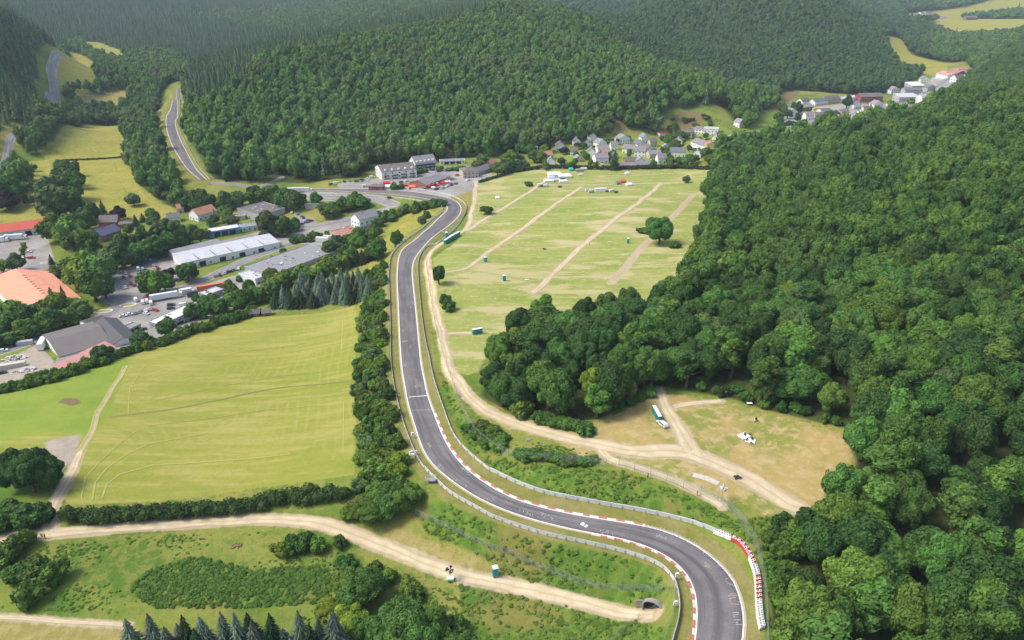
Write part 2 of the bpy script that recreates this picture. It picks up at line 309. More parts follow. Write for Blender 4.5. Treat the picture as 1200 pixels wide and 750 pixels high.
# ------------------------------------------------------------------ ground material
def ground_material():
    m,nt,out=new_mat('ground_cover'); 
    pos=N(nt,'ShaderNodeNewGeometry').outputs['Position']
    A=lambda n: N(nt,'ShaderNodeAttribute',attribute_name=n).outputs['Fac']
    n1=noise(nt,pos,.05,4); n2=noise(nt,pos,.35,5,.65); n3=noise(nt,pos,2.5,4,.7); n4=noise(nt,pos,.012,3)
    strv=N(nt,'ShaderNodeMapping',{'Vector':pos,'Rotation':(0,0,.12),'Scale':(.035,.22,.05)}).outputs[0]
    streak=noise(nt,strv,1.,5,.62)
    jit=math_(nt,'ADD',math_(nt,'MULTIPLY',math_(nt,'SUBTRACT',n2,.5),4.),math_(nt,'MULTIPLY',math_(nt,'SUBTRACT',n3,.5),2.))
    def mask(attr,soft=.5,off=0.,j=1.): return ramp(nt,math_(nt,'ADD',A(attr),math_(nt,'MULTIPLY',jit,j)),off-soft,off+soft)
    rough_a=mixc(nt,ramp(nt,n1,.38,.62),(.095,.175,.026),(.20,.25,.045))
    col=mixc(nt,ramp(nt,math_(nt,'ADD',math_(nt,'MULTIPLY',n2,.5),math_(nt,'MULTIPLY',n4,.5)),.44,.58),rough_a,(.33,.285,.08)); col=mixc(nt,math_(nt,'MULTIPLY',ramp(nt,n2,.52,.66),.55),col,(.08,.15,.025)); col=mixc(nt,math_(nt,'MULTIPLY',ramp(nt,n3,.55,.75),.4),col,(.27,.28,.07))
    # forest floor
    col=mixc(nt,mask('forest',.9,0,.5),col,mixc(nt,ramp(nt,n2,.4,.65),(.050,.060,.022),(.075,.105,.028)))
    # valley meadows: yellow green
    vm=mixc(nt,ramp(nt,n1,.35,.65),(.30,.295,.055),(.38,.33,.075)); vm=mixc(nt,ramp(nt,n2,.45,.75),vm,(.17,.205,.05))
    col=mixc(nt,mask('valley',.6,0,.6),col,vm)
    # mown field with swathe lines that follow its edge
    fd=A('field')
    wob=math_(nt,'ADD',fd,math_(nt,'MULTIPLY',n4,5.))
    sw=N(nt,'ShaderNodeTexWave',{'Vector':N(nt,'ShaderNodeCombineXYZ',{'X':math_(nt,'MULTIPLY',wob,.085)}).outputs[0],'Scale':1.,'Distortion':1.2,'Detail':2},wave_type='BANDS').outputs['Fac']
    fm=mixc(nt,ramp(nt,n4,.3,.7),(.255,.285,.046),(.325,.32,.065))
    fm=mixc(nt,math_(nt,'MULTIPLY',ramp(nt,sw,.6,.95),math_(nt,'MULTIPLY',ramp(nt,n1,.42,.6),.32)),fm,(.42,.375,.13))
    fm=mixc(nt,math_(nt,'MULTIPLY',ramp(nt,streak,.48,.62),.75),fm,(.40,.36,.11)); fm=mixc(nt,math_(nt,'MULTIPLY',ramp(nt,streak,.47,.36),.25),fm,(.20,.245,.045)); fm=mixc(nt,math_(nt,'MULTIPLY',ramp(nt,n3,.5,.72),.45),fm,(.19,.23,.045))
    fm=mixc(nt,math_(nt,'MULTIPLY',ramp(nt,n2,.5,.75),.4),fm,(.19,.225,.045))
    col=mixc(nt,mask('field',.5,0,.25),col,fm)
    gf=mixc(nt,ramp(nt,n1,.35,.65),(.20,.29,.042),(.26,.325,.052)); gf=mixc(nt,math_(nt,'MULTIPLY',ramp(nt,streak,.5,.7),.5),gf,(.29,.30,.075))
    col=mixc(nt,mask('greenfield',1.5,0,.6),col,gf)
    # campsite meadow: pale streaks of dry grass
    cm=mixc(nt,ramp(nt,n1,.35,.65),(.245,.305,.062),(.32,.345,.09)); cm=mixc(nt,math_(nt,'MULTIPLY',ramp(nt,streak,.48,.66),.6),cm,(.44,.40,.17))
    cm=mixc(nt,math_(nt,'MULTIPLY',ramp(nt,n2,.52,.7),.75),cm,(.52,.43,.24)); n5=noise(nt,N(nt,'ShaderNodeMapping',{'Vector':pos,'Scale':(.022,.06,.05)}).outputs[0],1.,5,.65); cm=mixc(nt,math_(nt,'MULTIPLY',ramp(nt,n5,.52,.62),.8),cm,(.52,.44,.23))
    col=mixc(nt,mask('campsite',.6,0,.4),col,cm)
    # dry clearing
    dm=mixc(nt,ramp(nt,n1,.42,.56),(.42,.32,.12),(.25,.27,.065)); dm=mixc(nt,ramp(nt,n2,.45,.65),dm,(.50,.38,.18)); dm=mixc(nt,math_(nt,'MULTIPLY',ramp(nt,n3,.5,.75),.6),dm,(.17,.15,.05))
    col=mixc(nt,mask('dry',.8,0,.9),col,dm)
    # gold slopes
    gm=mixc(nt,ramp(nt,n2,.4,.65),(.29,.25,.075),(.38,.31,.125))
    col=mixc(nt,mask('gold',.6,0,.6),col,gm)
    # mown verge beside the track
    ve=mixc(nt,ramp(nt,n2,.4,.7),(.205,.21,.05),(.29,.255,.085)); ve=mixc(nt,math_(nt,'MULTIPLY',ramp(nt,n1,.45,.6),.5),ve,(.33,.275,.12))
    col=mixc(nt,mask('verge',.3,0,.15),col,ve)
    # banks: dark lush weeds and rusty dry grass
    bm=mixc(nt,ramp(nt,n2,.4,.62),(.085,.165,.024),(.16,.235,.04)); bm=mixc(nt,math_(nt,'MULTIPLY',ramp(nt,n1,.50,.62),.7),bm,(.25,.20,.06))
    col=mixc(nt,mask('bank',.6,0,.6),col,bm)
    # bare hillside
    ct=mixc(nt,ramp(nt,n2,.4,.65),(.23,.15,.085),(.17,.17,.06)); col=mixc(nt,mask('cut',.6,0,1.),col,ct)
    # gravel / dirt
    di=mixc(nt,ramp(nt,n2,.35,.7),(.44,.35,.22),(.52,.42,.28)); di=mixc(nt,math_(nt,'MULTIPLY',ramp(nt,n3,.5,.8),.5),di,(.33,.26,.16))
    col=mixc(nt,mask('dirt',.45,-.5,.3),col,di)
    gr=mixc(nt,ramp(nt,n2,.35,.7),(.36,.30,.24),(.43,.37,.30)); col=mixc(nt,mask('gravel',.8,0,.5),col,gr)
    # paved yards
    pv=mixc(nt,ramp(nt,n1,.35,.65),(.29,.27,.25),(.40,.37,.34)); pv=mixc(nt,math_(nt,'MULTIPLY',ramp(nt,n2,.5,.75),.6),pv,(.20,.185,.175))
    col=mixc(nt,mask('paved',.3,0,.1),col,pv)
    fine=ramp(nt,n3,.25,.8,False)
    col=N(nt,'ShaderNodeHueSaturation',{'Value':math_(nt,'ADD',math_(nt,'MULTIPLY',fine,.34),.66),'Color':col}).outputs[0]
    bh=math_(nt,'ADD',math_(nt,'MULTIPLY',n2,.6),math_(nt,'MULTIPLY',n3,.25))
    bp=N(nt,'ShaderNodeBump',{'Strength':.6,'Distance':.8,'Height':bh})
    b=N(nt,'ShaderNodeBsdfPrincipled',{'Base Color':col,'Roughness':.95,'Specular IOR Level':.05,'Normal':bp.outputs[0]})
    nt.links.new(b.outputs[0],out.inputs[0]); return m
GM=ground_material()
SD['field']=np.maximum(SD['field'],-60)
fdist=np.zeros(GX.shape,np.float32)
_b=np.where(FOREST,1.,-1.).astype(np.float32)
for _ in range(3):
    _b=(np.roll(_b,1,0)+np.roll(_b,-1,0)+_b)/3; _b=(np.roll(_b,1,1)+np.roll(_b,-1,1)+_b)/3; _b=(np.roll(_b,2,1)+np.roll(_b,-2,1)+_b)/3
SD['forest']=_b*2.5-.4
ATT={'forest':SD['forest'],'valley':smax('valley','valley2','farmeadow','farmeadow2','strip','strath','farfield','farhill','lowmeadow'),
'field':SD['field'],'greenfield':smax('greenfield','village'),'campsite':SD['campsite'],'dry':SD['dry'],'gold':smax('lowgold','goldslope','stubble'),
'verge':np.minimum(VERGE,60),'bank':smax('bankin','bankout','bankout2','bramble','lowright'),'cut':smax('cut','cut2','cut3','bare'),'dirt':dirt,'gravel':smax('gravelbay','scrap'),'paved':paved}
# split the sheet into its named parts
cat=np.zeros(GX.shape,int)
def setc(mask,i): cat[mask]=i
setc(FOREST,1); setc(ATT['valley']>0,2); setc((SD['field']>0)|(SD['greenfield']>0),3); setc(SD['campsite']>0,4); setc(SD['dry']>0,5); setc(VERGE>0,6); setc(ATT['bank']>0,7); setc(paved>0,8)
# fine swathe distance over the full field
NAMES=['ground','forest_floor','valley_meadow','mown_field','campsite_meadow','dry_clearing','grass_verge','grass_bank','paved_yard']
LABS=['rough green and golden grassland around the fields and tracks','dark forest floor beneath the woods','yellow-green pastures on the valley floor','large mown yellow-green hay field with pale swathes left of the track','streaky dry campsite meadow right of the race track','sandy yellow clearing at the edge of the woods','mown grass strips along both sides of the race track','overgrown green banks beside the race track bend','grey paved yards and car parks in the valley']
allv=np.stack([GX,GY,GZ],-1).reshape(-1,3)
idx=np.arange(NU*NW).reshape(NW,NU)
fc=np.maximum.reduce([cat[:-1,:-1]]) 
for ci,nm in enumerate(NAMES):
    I,J=np.nonzero(fc==ci)
    if len(I)==0: continue
    a=idx[I,J];b=idx[I,J+1];c=idx[I+1,J+1];d=idx[I+1,J]
    tri=np.vstack([np.stack([a,b,c],-1),np.stack([a,c,d],-1)])
    used,inv=np.unique(tri,return_inverse=True); tri=inv.reshape(-1,3)
    me=bpy.data.meshes.new(nm); me.vertices.add(len(used)); me.vertices.foreach_set('co',allv[used].astype(np.float32).ravel())
    me.loops.add(len(tri)*3); me.loops.foreach_set('vertex_index',tri.ravel().astype(np.int32))
    me.polygons.add(len(tri)); me.polygons.foreach_set('loop_start',(np.arange(len(tri))*3).astype(np.int32))
    me.polygons.foreach_set('use_smooth',np.ones(len(tri),bool)); me.update()
    for an,arr in ATT.items():
        at=me.attributes.new(an,'FLOAT','POINT'); at.data.foreach_set('value',arr.ravel()[used].astype(np.float32))
    me.materials.append(GM)
    o=bpy.data.objects.new(nm,me); COL.objects.link(o); o['kind']='structure'; o['label']=LABS[ci]
# ------------------------------------------------------------------ mesh collector
class MB:
    def __init__(s): s.v=[];s.f=[];s.m=[];s.mats=[]
    def mi(s,m):
        if m not in s.mats: s.mats.append(m)
        return s.mats.index(m)
    def face(s,pts,m):
        n=len(s.v); s.v+= [tuple(p) for p in pts]; s.f.append(tuple(range(n,n+len(pts)))); s.m.append(s.mi(m))
    def box(s,c,sz,m,rz=0.,taper=1.):
        x,y,z=sz[0]/2,sz[1]/2,sz[2]; n=len(s.v); co,si=math.cos(rz),math.sin(rz)
        for k,t in ((0,1.),(z,taper)):
            for a,b in ((-x,-y),(x,-y),(x,y),(-x,y)):
                a*=t;b*=t; s.v.append((c[0]+a*co-b*si,c[1]+a*si+b*co,c[2]+k))
        for q in ((0,3,2,1),(4,5,6,7),(0,1,5,4),(1,2,6,5),(2,3,7,6),(3,0,4,7)):
            s.f.append(tuple(n+i for i in q)); s.m.append(s.mi(m))
    def tube(s,a,b,r0,r1,m,n=8,cap=True):
        a=Vector(a);b=Vector(b);d=(b-a).normalized(); u=d.orthogonal().normalized(); w=d.cross(u); k=len(s.v)
        for p,r in ((a,r0),(b,r1)):
            for i in range(n):
                t=2*PI*i/n; s.v.append(tuple(p+u*(r*math.cos(t))+w*(r*math.sin(t))))
        for i in range(n):
            j=(i+1)%n; s.f.append((k+i,k+j,k+n+j,k+n+i)); s.m.append(s.mi(m))
        if cap:
            s.f.append(tuple(k+i for i in range(n))[::-1]); s.m.append(s.mi(m)); s.f.append(tuple(k+n+i for i in range(n))); s.m.append(s.mi(m))
    def extrude(s,prof,y0,y1,m,axis='y'):
        """closed profile in (x,z), extruded along y"""
        n=len(prof);k=len(s.v)
        for y in (y0,y1):
            for p in prof: s.v.append((p[0],y,p[1]))
        for i in range(n):
            j=(i+1)%n; s.f.append((k+i,k+j,k+n+j,k+n+i)); s.m.append(s.mi(m))
        s.f.append(tuple(k+i for i in range(n))[::-1]); s.m.append(s.mi(m)); s.f.append(tuple(k+n+i for i in range(n))); s.m.append(s.mi(m))
    def mesh(s,name,smooth=False):
        me=bpy.data.meshes.new(name); me.from_pydata(s.v,[],s.f)
        for m in s.mats: me.materials.append(m)
        me.polygons.foreach_set('material_index',s.m)
        if smooth: me.polygons.foreach_set('use_smooth',[True]*len(s.f))
        me.update(); return me
    def build(s,name,parent=None,smooth=False):
        o=bpy.data.objects.new(name,s.mesh(name,smooth)); COL.objects.link(o)
        if parent: o.parent=parent
        return o
def link(name,me,parent=None,loc=None,rz=0,sc_=None):
    o=bpy.data.objects.new(name,me); COL.objects.link(o)
    if parent: o.parent=parent
    if loc is not None: o.location=loc
    o.rotation_euler=(0,0,rz)
    if sc_ is not None: o.scale=sc_
    return o
def tag(o,label,cat=None,group=None,kind=None):
    o['label']=label
    if cat: o['category']=cat
    if group: o['group']=group
    if kind: o['kind']=kind
    return o
def thing(name,label,cat,loc=(0,0,0),rz=0,group=None):
    o=bpy.data.objects.new(name,None); COL.objects.link(o); o.empty_display_size=.5
    o.location=loc; o.rotation_euler=(0,0,rz); return tag(o,label,cat,group)
def copy_tree(o,parent=None):
    c=o.copy(); COL.objects.link(c); c.parent=parent
    for ch in o.children: copy_tree(ch,c)
    return c
# ------------------------------------------------------------------ foliage
def leaf_mat(name,ca,cb,cc=None,obj=False,blotch=True):
    m,nt,out=new_mat(name)
    oi=N(nt,'ShaderNodeObjectInfo'); pos=N(nt,'ShaderNodeNewGeometry').outputs['Position']
    rnd=oi.outputs['Random']
    if obj:
        base=oi.outputs['Color']; col=N(nt,'ShaderNodeHueSaturation',{'Color':base,'Value':math_(nt,'ADD',math_(nt,'MULTIPLY',rnd,.4),.8),'Hue':math_(nt,'ADD',.49,math_(nt,'MULTIPLY',rnd,.02))}).outputs[0]
    else:
        col=mixc(nt,ramp(nt,rnd,0.,1.,False),ca,cb)
        if cc:
            patch=noise(nt,oi.outputs['Location'],.012,3,.6)
            col=mixc(nt,math_(nt,'MULTIPLY',ramp(nt,patch,.52,.62),.65),col,cc)
    f=noise(nt,pos,.55,3,.6)
    isl=N(nt,'ShaderNodeNewGeometry').outputs['Random Per Island']
    col=N(nt,'ShaderNodeHueSaturation',{'Color':col,'Value':math_(nt,'MULTIPLY',math_(nt,'ADD',math_(nt,'MULTIPLY',ramp(nt,f,.3,.7),.5),.75),math_(nt,'ADD',math_(nt,'MULTIPLY',isl,.46),.77))}).outputs[0]
    a=N(nt,'ShaderNodeBsdfPrincipled',{'Base Color':col,'Roughness':.7,'Specular IOR Level':.2})
    b=N(nt,'ShaderNodeBsdfTranslucent',{'Color':col})
    mx=N(nt,'ShaderNodeMixShader',{0:.22,1:a.outputs[0],2:b.outputs[0]})
    nt.links.new(mx.outputs[0],out.inputs[0]); MATS[name]=m; return m
LEAF=leaf_mat('leaf_tinted',None,None,obj=True)
LEAF_F=leaf_mat('leaf_woodland',(.032,.086,.014),(.095,.172,.024),(.068,.122,.022))
LEAF_H=leaf_mat('leaf_hillside',(.032,.102,.018),(.125,.225,.033),(.105,.125,.040))
LEAF_C=leaf_mat('needle_far',(.048,.105,.042),(.100,.175,.062),(.13,.15,.065))
LEAF_W=leaf_mat('leaf_weeds',(.095,.185,.024),(.16,.25,.036),(.22,.24,.055))
BARK=mat('bark',(.11,.085,.06),.9,var=.3,scale=2)
def cards(r,pts,nrm,size,jit=.55,asp=.7):
    """leaf sprays: bent little quads; returns verts,faces arrays"""
    n=len(pts); nr=nrm+r.normal(0,jit,(n,3)); nr/=np.linalg.norm(nr,axis=1)[:,None]
    a=np.cross(nr,r.normal(0,1,(n,3))); a/=np.linalg.norm(a,axis=1)[:,None]; b=np.cross(nr,a)
    s=size*r.uniform(.6,1.3,n)[:,None]
    v=np.stack([pts-a*s, pts+b*s*asp+nr*s*.12, pts+a*s*r.uniform(.8,1.1,(n,1)), pts-b*s*asp*r.uniform(.7,1.2,(n,1))-nr*s*.1],1)
    return v.reshape(-1,3)
def mesh_np(name,V,Fq,mats,mi=None,tri=None):
    me=bpy.data.meshes.new(name); V=np.asarray(V,np.float32)
    me.vertices.add(len(V)); me.vertices.foreach_set('co',V.ravel())
    k=Fq.shape[1]; me.loops.add(Fq.size); me.loops.foreach_set('vertex_index',Fq.ravel().astype(np.int32))
    me.polygons.add(len(Fq)); me.polygons.foreach_set('loop_start',(np.arange(len(Fq))*k).astype(np.int32))
    for m in mats: me.materials.append(m)
    if mi is not None: me.polygons.foreach_set('material_index',mi.astype(np.int32))
    me.update(); return me
def lobes(r,n,flat=.8,low=-.75,lr=(.26,.42),crown_lift=.0):
    """lobe centres on a rounded crown of unit radius"""
    P=[];R=[]
    while len(P)<n:
        d=r.normal(0,1,3); d/=np.linalg.norm(d)
        if d[2]<low: continue
        q=d*r.uniform(.5,.78)*np.array([1,1,flat])
        P.append(q);R.append(r.uniform(*lr))
    P.append(np.array([0,0,.05]));R.append(.62)
    return np.array(P),np.array(R)
def leaf_points(r,P,R,count,hug=.9):
    pts=[];nr=[]; w=(R**2)/(R**2).sum()
    k=r.choice(len(P),count*3,p=w); d=r.normal(0,1,(count*3,3)); d/=np.linalg.norm(d,axis=1)[:,None]
    p=P[k]+d*R[k][:,None]*r.uniform(hug,1.06,(count*3,1))
    dist=np.linalg.norm(p[:,None]-P[None],axis=2)/R[None]; dist[np.arange(len(p)),k]=9
    ok=(dist.min(1)>.88)&(p[:,2]>-1.1*max(.6,P[:,2].max())); p=p[ok][:count]; d=d[ok][:count]
    return p,d
def broad(seed,nl,nc,size,flat=.8,lr=(.26,.42),core=2,low=-.75,mat_=None,trunk=False,half=False,jit=.55):
    """unit crown (radius 1, centred at the origin)"""
    r=np.random.default_rng(seed); P,R=lobes(r,nl,flat,low,lr)
    p,d=leaf_points(r,P,R,nc); 
    V=cards(r,p,d+np.array([0,0,.25]),size,jit); nq=len(p)
    Fq=np.arange(nq*4).reshape(-1,4); 
    # leafy inner lobes close the crown
    bm=bmesh.new()
    for q,rr in zip(P,R):
        bmesh.ops.create_icosphere(bm,subdivisions=1 if core else 1,radius=rr*.86,matrix=Matrix.Translation(Vector(q)))
    cv=np.array([v.co[:] for v in bm.verts]); cf=np.array([[v.index for v in f.verts] for f in bm.faces]); bm.free()
    cv+=r.normal(0,.018,cv.shape)
    cf=np.hstack([cf,cf[:,2:3]])+len(V)
    me=bpy.data.meshes.new('crown'); allv=np.vstack([V,cv])
    faces=[tuple(x) for x in Fq]+[tuple(x[:3]) for x in cf]
    me.from_pydata(allv.tolist(),[],faces); me.materials.append(mat_ or LEAF); me.update(); return me
def conifer(seed,layers,spokes,mat_,r0=.22,size=.06,gap=.08,droop=.35):
    """unit height spruce, base at origin, radius r0"""
    r=np.random.default_rng(seed); V=[];Fq=[]
    for i in range(layers):
        t=i/(layers-1); z=gap+(1-gap)*t; rad=r0*(1-t)**.85*r.uniform(.88,1.1)+.008
        n=max(4,int(spokes*(1-t*.6)))
        ph=r.uniform(0,6.28)
        for k in range(n):
            a=ph+2*PI*k/n+r.normal(0,.12); ln=rad*r.uniform(.75,1.15); w=size*(1-t*.5)*r.uniform(.7,1.3)
            dr=-ln*droop*r.uniform(.6,1.3); h=(1-gap)/layers*1.5
            c,s=math.cos(a),math.sin(a); b=len(V)
            V+= [(0,0,z+h*.7),(c*ln*.55-s*w,s*ln*.55+c*w,z+dr*.35+h*.1),(c*ln,s*ln,z+dr),(c*ln*.55+s*w,s*ln*.55-c*w,z+dr*.35+h*.1),(c*ln*.5,s*ln*.5,z+dr*.4+h*.55)]
            Fq+= [(b,b+1,b+4),(b+1,b+2,b+4),(b+2,b+3,b+4),(b+3,b,b+4)]
    me=bpy.data.meshes.new('conifer_crown'); me.from_pydata(V,[],Fq); me.materials.append(mat_); me.update(); return me
def trunk_mesh(seed,h=1.,r=.045):
    """tapered trunk with limbs reaching into the crown, unit height"""
    rr=random.Random(seed); mb=MB(); p=Vector((0,0,-.04)); R=r
    pts=[p.copy()]
    for i in range(4):
        q=p+Vector((rr.uniform(-.03,.03),rr.uniform(-.03,.03),h*.2)); mb.tube(p,q,R,R*.8,BARK,7,False); p=q;R*=.8; pts.append(p.copy())
    for i in range(7):
        b=pts[rr.choice([2,3,4])]; a=rr.uniform(0,6.28); l=rr.uniform(.15,.3)
        mb.tube(b,b+Vector((math.cos(a)*l,math.sin(a)*l,rr.uniform(.1,.25))),r*.4,r*.1,BARK,5,False)
    return mb.mesh('trunk',True)
BH=[broad(100+i,30+3*i%9,5200,.062,flat=[.8,.95,.75,1.05,.85,.9][i],lr=(.20,.40),mat_=LEAF,jit=.45) for i in range(6)]
BM_=[broad(130+i,16,900,.14,flat=[.8,.95,1.1,.85][i],mat_=LEAF) for i in range(4)]
SH=[broad(150+i,16,1100,.12,flat=[.8,.7,.9][i],mat_=LEAF,low=-.5) for i in range(3)]
CH=[conifer(160+i,22,15,LEAF,r0=[.24,.28,.2][i],size=.022) for i in range(3)]
COLM=[broad(170+i,16,1300,.11,flat=2.6,lr=(.35,.5),mat_=LEAF) for i in range(2)]
TR=[trunk_mesh(i) for i in range(3)]
CTR=MB(); CTR.tube((0,0,-.02),(0,0,.9),.022,.004,BARK,7); CTR=CTR.mesh('trunk',True)
# woodland instancing sets (kept out of the scene; used only by the woodland objects)
def proto(colname,meshes):
    c=bpy.data.collections.new(colname)
    for i,me in enumerate(meshes):
        o=bpy.data.objects.new('%s_%02d'%(colname,i),me); c.objects.link(o)
    return c
PNEAR=proto('wood_near',[broad(200+i,26,3600,.066,flat=[.8,.95,.75,1.0,.88][i],lr=(.20,.40),mat_=LEAF_F,jit=.42) for i in range(5)])
PMID=proto('wood_mid',[broad(220+i,18,900,.085,flat=[.8,.9,.75,1.0][i],lr=(.28,.44),mat_=LEAF_F,jit=.32) for i in range(4)])
PHILL=proto('wood_hill',[broad(240+i,13,260,.11,flat=[.9,1.0,1.1,.8][i],lr=(.30,.46),mat_=LEAF_H,jit=.3) for i in range(4)])
PFARB=proto('wood_far',[broad(260+i,8,90,.16,flat=[1.,1.1,.9][i],lr=(.34,.5),mat_=LEAF_H,jit=.3) for i in range(3)])
LEAF_D=leaf_mat('leaf_shaded_hill',(.026,.075,.022),(.085,.150,.034),(.05,.085,.035))  # hillside leaves with the second hill's slope shade put into their colour
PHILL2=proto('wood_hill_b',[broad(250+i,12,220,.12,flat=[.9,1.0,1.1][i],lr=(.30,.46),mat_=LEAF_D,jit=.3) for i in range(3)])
PCON=proto('wood_conifer',[conifer(280+i,9,8,LEAF_C,r0=[.2,.24,.17][i],size=.05) for i in range(3)])
LEAF_B=leaf_mat('leaf_bramble',(.068,.145,.020),(.105,.19,.03),(.13,.19,.034))
PBRAM=proto('bramble_clump',[broad(310+i,9,260,.16,flat=[.5,.6,.4][i],mat_=LEAF_B,low=0,jit=.4) for i in range(3)])
PWEED=proto('weed_clump',[broad(300+i,9,260,.2,flat=[.5,.6,.4][i],mat_=LEAF_W,low=0) for i in range(3)])
def stuff(name,pts,rot,scl,vid,coll,label):
    me=bpy.data.meshes.new(name); me.vertices.add(len(pts)); me.vertices.foreach_set('co',np.asarray(pts,np.float32).ravel())
    for an,ty,arr in (('rot','FLOAT',rot),('scl','FLOAT_VECTOR',scl),('vid','INT',vid)):
        at=me.attributes.new(an,ty,'POINT'); at.data.foreach_set('vector' if ty=='FLOAT_VECTOR' else 'value',np.asarray(arr,np.int32 if ty=='INT' else np.float32).ravel())
    o=bpy.data.objects.new(name,me); COL.objects.link(o); o['kind']='stuff'; o['label']=label
    ng=bpy.data.node_groups.new(name+'_nodes','GeometryNodeTree')
    ng.interface.new_socket('Geometry',in_out='INPUT',socket_type='NodeSocketGeometry'); ng.interface.new_socket('Geometry',in_out='OUTPUT',socket_type='NodeSocketGeometry')
    gi=ng.nodes.new('NodeGroupInput'); go=ng.nodes.new('NodeGroupOutput')
    ip=ng.nodes.new('GeometryNodeInstanceOnPoints'); ci=ng.nodes.new('GeometryNodeCollectionInfo'); ci.inputs[0].default_value=coll; ci.inputs['Separate Children'].default_value=True; ci.inputs['Reset Children'].default_value=True
    def at(n,t):
        a=ng.nodes.new('GeometryNodeInputNamedAttribute'); a.data_type=t; a.inputs[0].default_value=n; return a.outputs[0]
    cx=ng.nodes.new('ShaderNodeCombineXYZ'); L=ng.links.new
    mp=ng.nodes.new('GeometryNodeMeshToPoints')
    L(gi.outputs[0],mp.inputs[0]); L(mp.outputs[0],ip.inputs['Points']); L(ci.outputs[0],ip.inputs['Instance']); ip.inputs['Pick Instance'].default_value=True
    L(at('vid','INT'),ip.inputs['Instance Index']); L(at('rot','FLOAT'),cx.inputs[2]); L(cx.outputs[0],ip.inputs['Rotation']); L(at('scl','FLOAT_VECTOR'),ip.inputs['Scale']); L(ip.outputs[0],go.inputs[0])
    md=o.modifiers.new('scatter','NODES'); md.node_group=ng; return o
# ---- woodland scatter
def grid_field(arr,x,y):
    a=np.clip((x/y-U0)/(U1-U0)*(NU-1),0,NU-1).round().astype(int); b=np.clip((np.log(y)-W0)/(W1-W0)*(NW-1),0,NW-1).round().astype(int)
    return arr[b,a]
def scatter(y0,y1,s,umax=.86,jit=.42,seed=0):
    r=np.random.default_rng(seed); out=[]
    ys=np.arange(y0,y1,s*.87)
    for k,y in enumerate(ys):
        n=int(2*umax*y/s); x=np.linspace(-umax*y,umax*y,max(n,2))+(s/2 if k%2 else 0)
        out.append(np.stack([x,np.full(len(x),y)],-1))
    P=np.vstack(out); P+=r.uniform(-s*jit,s*jit,P.shape); return P[P[:,1]>72]
bands=[(110,270,9.4),(270,420,10.6),(420,760,13.2),(760,1250,9.2),(1250,1700,9),(1700,2400,12),(2400,3400,16),(3400,4800,24)]
FT=[]
for i,(a,b,s) in enumerate(bands):
    P=scatter(a,b,s,seed=40+i); x,y=P[:,0],P[:,1]
    ok=grid_field(FOREST,x,y); P=P[ok]; z=hgt(P[:,0],P[:,1])
    px,py,D=project(np.stack([P[:,0],P[:,1],z+8],-1))
    ok=(px>-260)&(px<1460)&(py<1050)
    P=P[ok];z=z[ok]; FT.append(np.column_stack([P,z,np.full(len(P),s),px[ok],py[ok],D[ok]]))
FT=np.vstack(FT); r=np.random.default_rng(5)
n=len(FT); rad=FT[:,3]*.5*r.uniform(.85,1.45,n); dist=FT[:,6]
# species: conifer blocks by survey of the photograph
px,py=FT[:,4],FT[:,5]
CON=[[(-300,330),(-300,-60),(60,-60),(30,15),(45,40),(62,58),(58,95),(30,150),(0,175)],
     [(60,60),(100,30),(140,-60),(560,-60),(600,0),(520,26),(400,44),(300,68),(225,78),(200,60),(170,60),(140,62),(100,44)],
     [(215,95),(225,75),(300,68),(290,90),(235,120)],[(30,15),(60,-60),(140,-60),(100,32),(60,60)]]
con=np.zeros(n,bool)
for c in CON: con|=inpoly(px,py,c)
con&=(dist>500); con|=(dist>600)&(r.random(n)<.03)
con[(dist>1400)&inpoly(px,py,[(230,20),(330,8),(520,0),(560,24),(420,40),(300,36)])&(r.random(n)<.6)]=False
hill2=inpoly(px,py,[(810,0),(850,-10),(850,35),(825,42)]); con|=hill2&(dist>1200)&(r.random(n)<.7)
right=inpoly(px,py,FRIGHT)|((dist<620)&(px>500))
vis=(px>-10)&(px<1210)&(py<765)&(py>-30)
near=(~con)&right&vis&(dist<700)
# the trees that show largest become trees of their own
order=np.nonzero(near)[0]; order=order[np.argsort(dist[order])][:290]
# only those not wholly hidden are worth it; keep simple nearest-first
NEAR_IDX=order
mask=np.ones(n,bool); mask[order]=False
def put_stuff(name,m,coll,nv,label,hfun,rfun,lift):
    P=FT[m]; k=len(P)
    if k==0: return
    rr=np.random.default_rng(len(name)); R=rfun(m); Hh=hfun(m)
    pts=np.column_stack([P[:,0],P[:,1],P[:,2]+lift(Hh,R)])
    scl=np.column_stack([R,R,Hh]); stuff(name,pts,rr.uniform(0,6.28,k),scl,rr.integers(0,nv,k),coll,label)
uni=np.random.default_rng(9).random(n)
m=mask&~con&right&(dist<330); put_stuff('woodland',m,PNEAR,5,'dense deciduous woodland on the right hillside beyond the single trees',lambda m:rad[m]*(1.0+.4*uni[m]),lambda m:rad[m],lambda h,R:4.5+R*.6+np.random.default_rng(3).uniform(0,5,len(R)))
m=mask&~con&right&(dist>=330); put_stuff('upper_woodland',m,PMID,4,'deep green deciduous canopy on the upper right slopes',lambda m:rad[m]*(1.05+.4*uni[m]),lambda m:rad[m]*1.0,lambda h,R:4+R*.6+np.random.default_rng(4).uniform(0,5,len(R)))
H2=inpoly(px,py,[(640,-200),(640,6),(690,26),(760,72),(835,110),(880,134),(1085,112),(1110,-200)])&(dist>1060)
m=mask&~con&~right&H2; put_stuff('second_hill_forest',m,PHILL2,3,'broadleaf forest on the second hill behind the village, leaf colour darkened as slope shade',lambda m:rad[m]*(1.0+.5*uni[m]),lambda m:rad[m]*1.0,lambda h,R:3.5+R*.6+np.random.default_rng(8).uniform(0,5.5,len(R)))
mask&=~H2|con
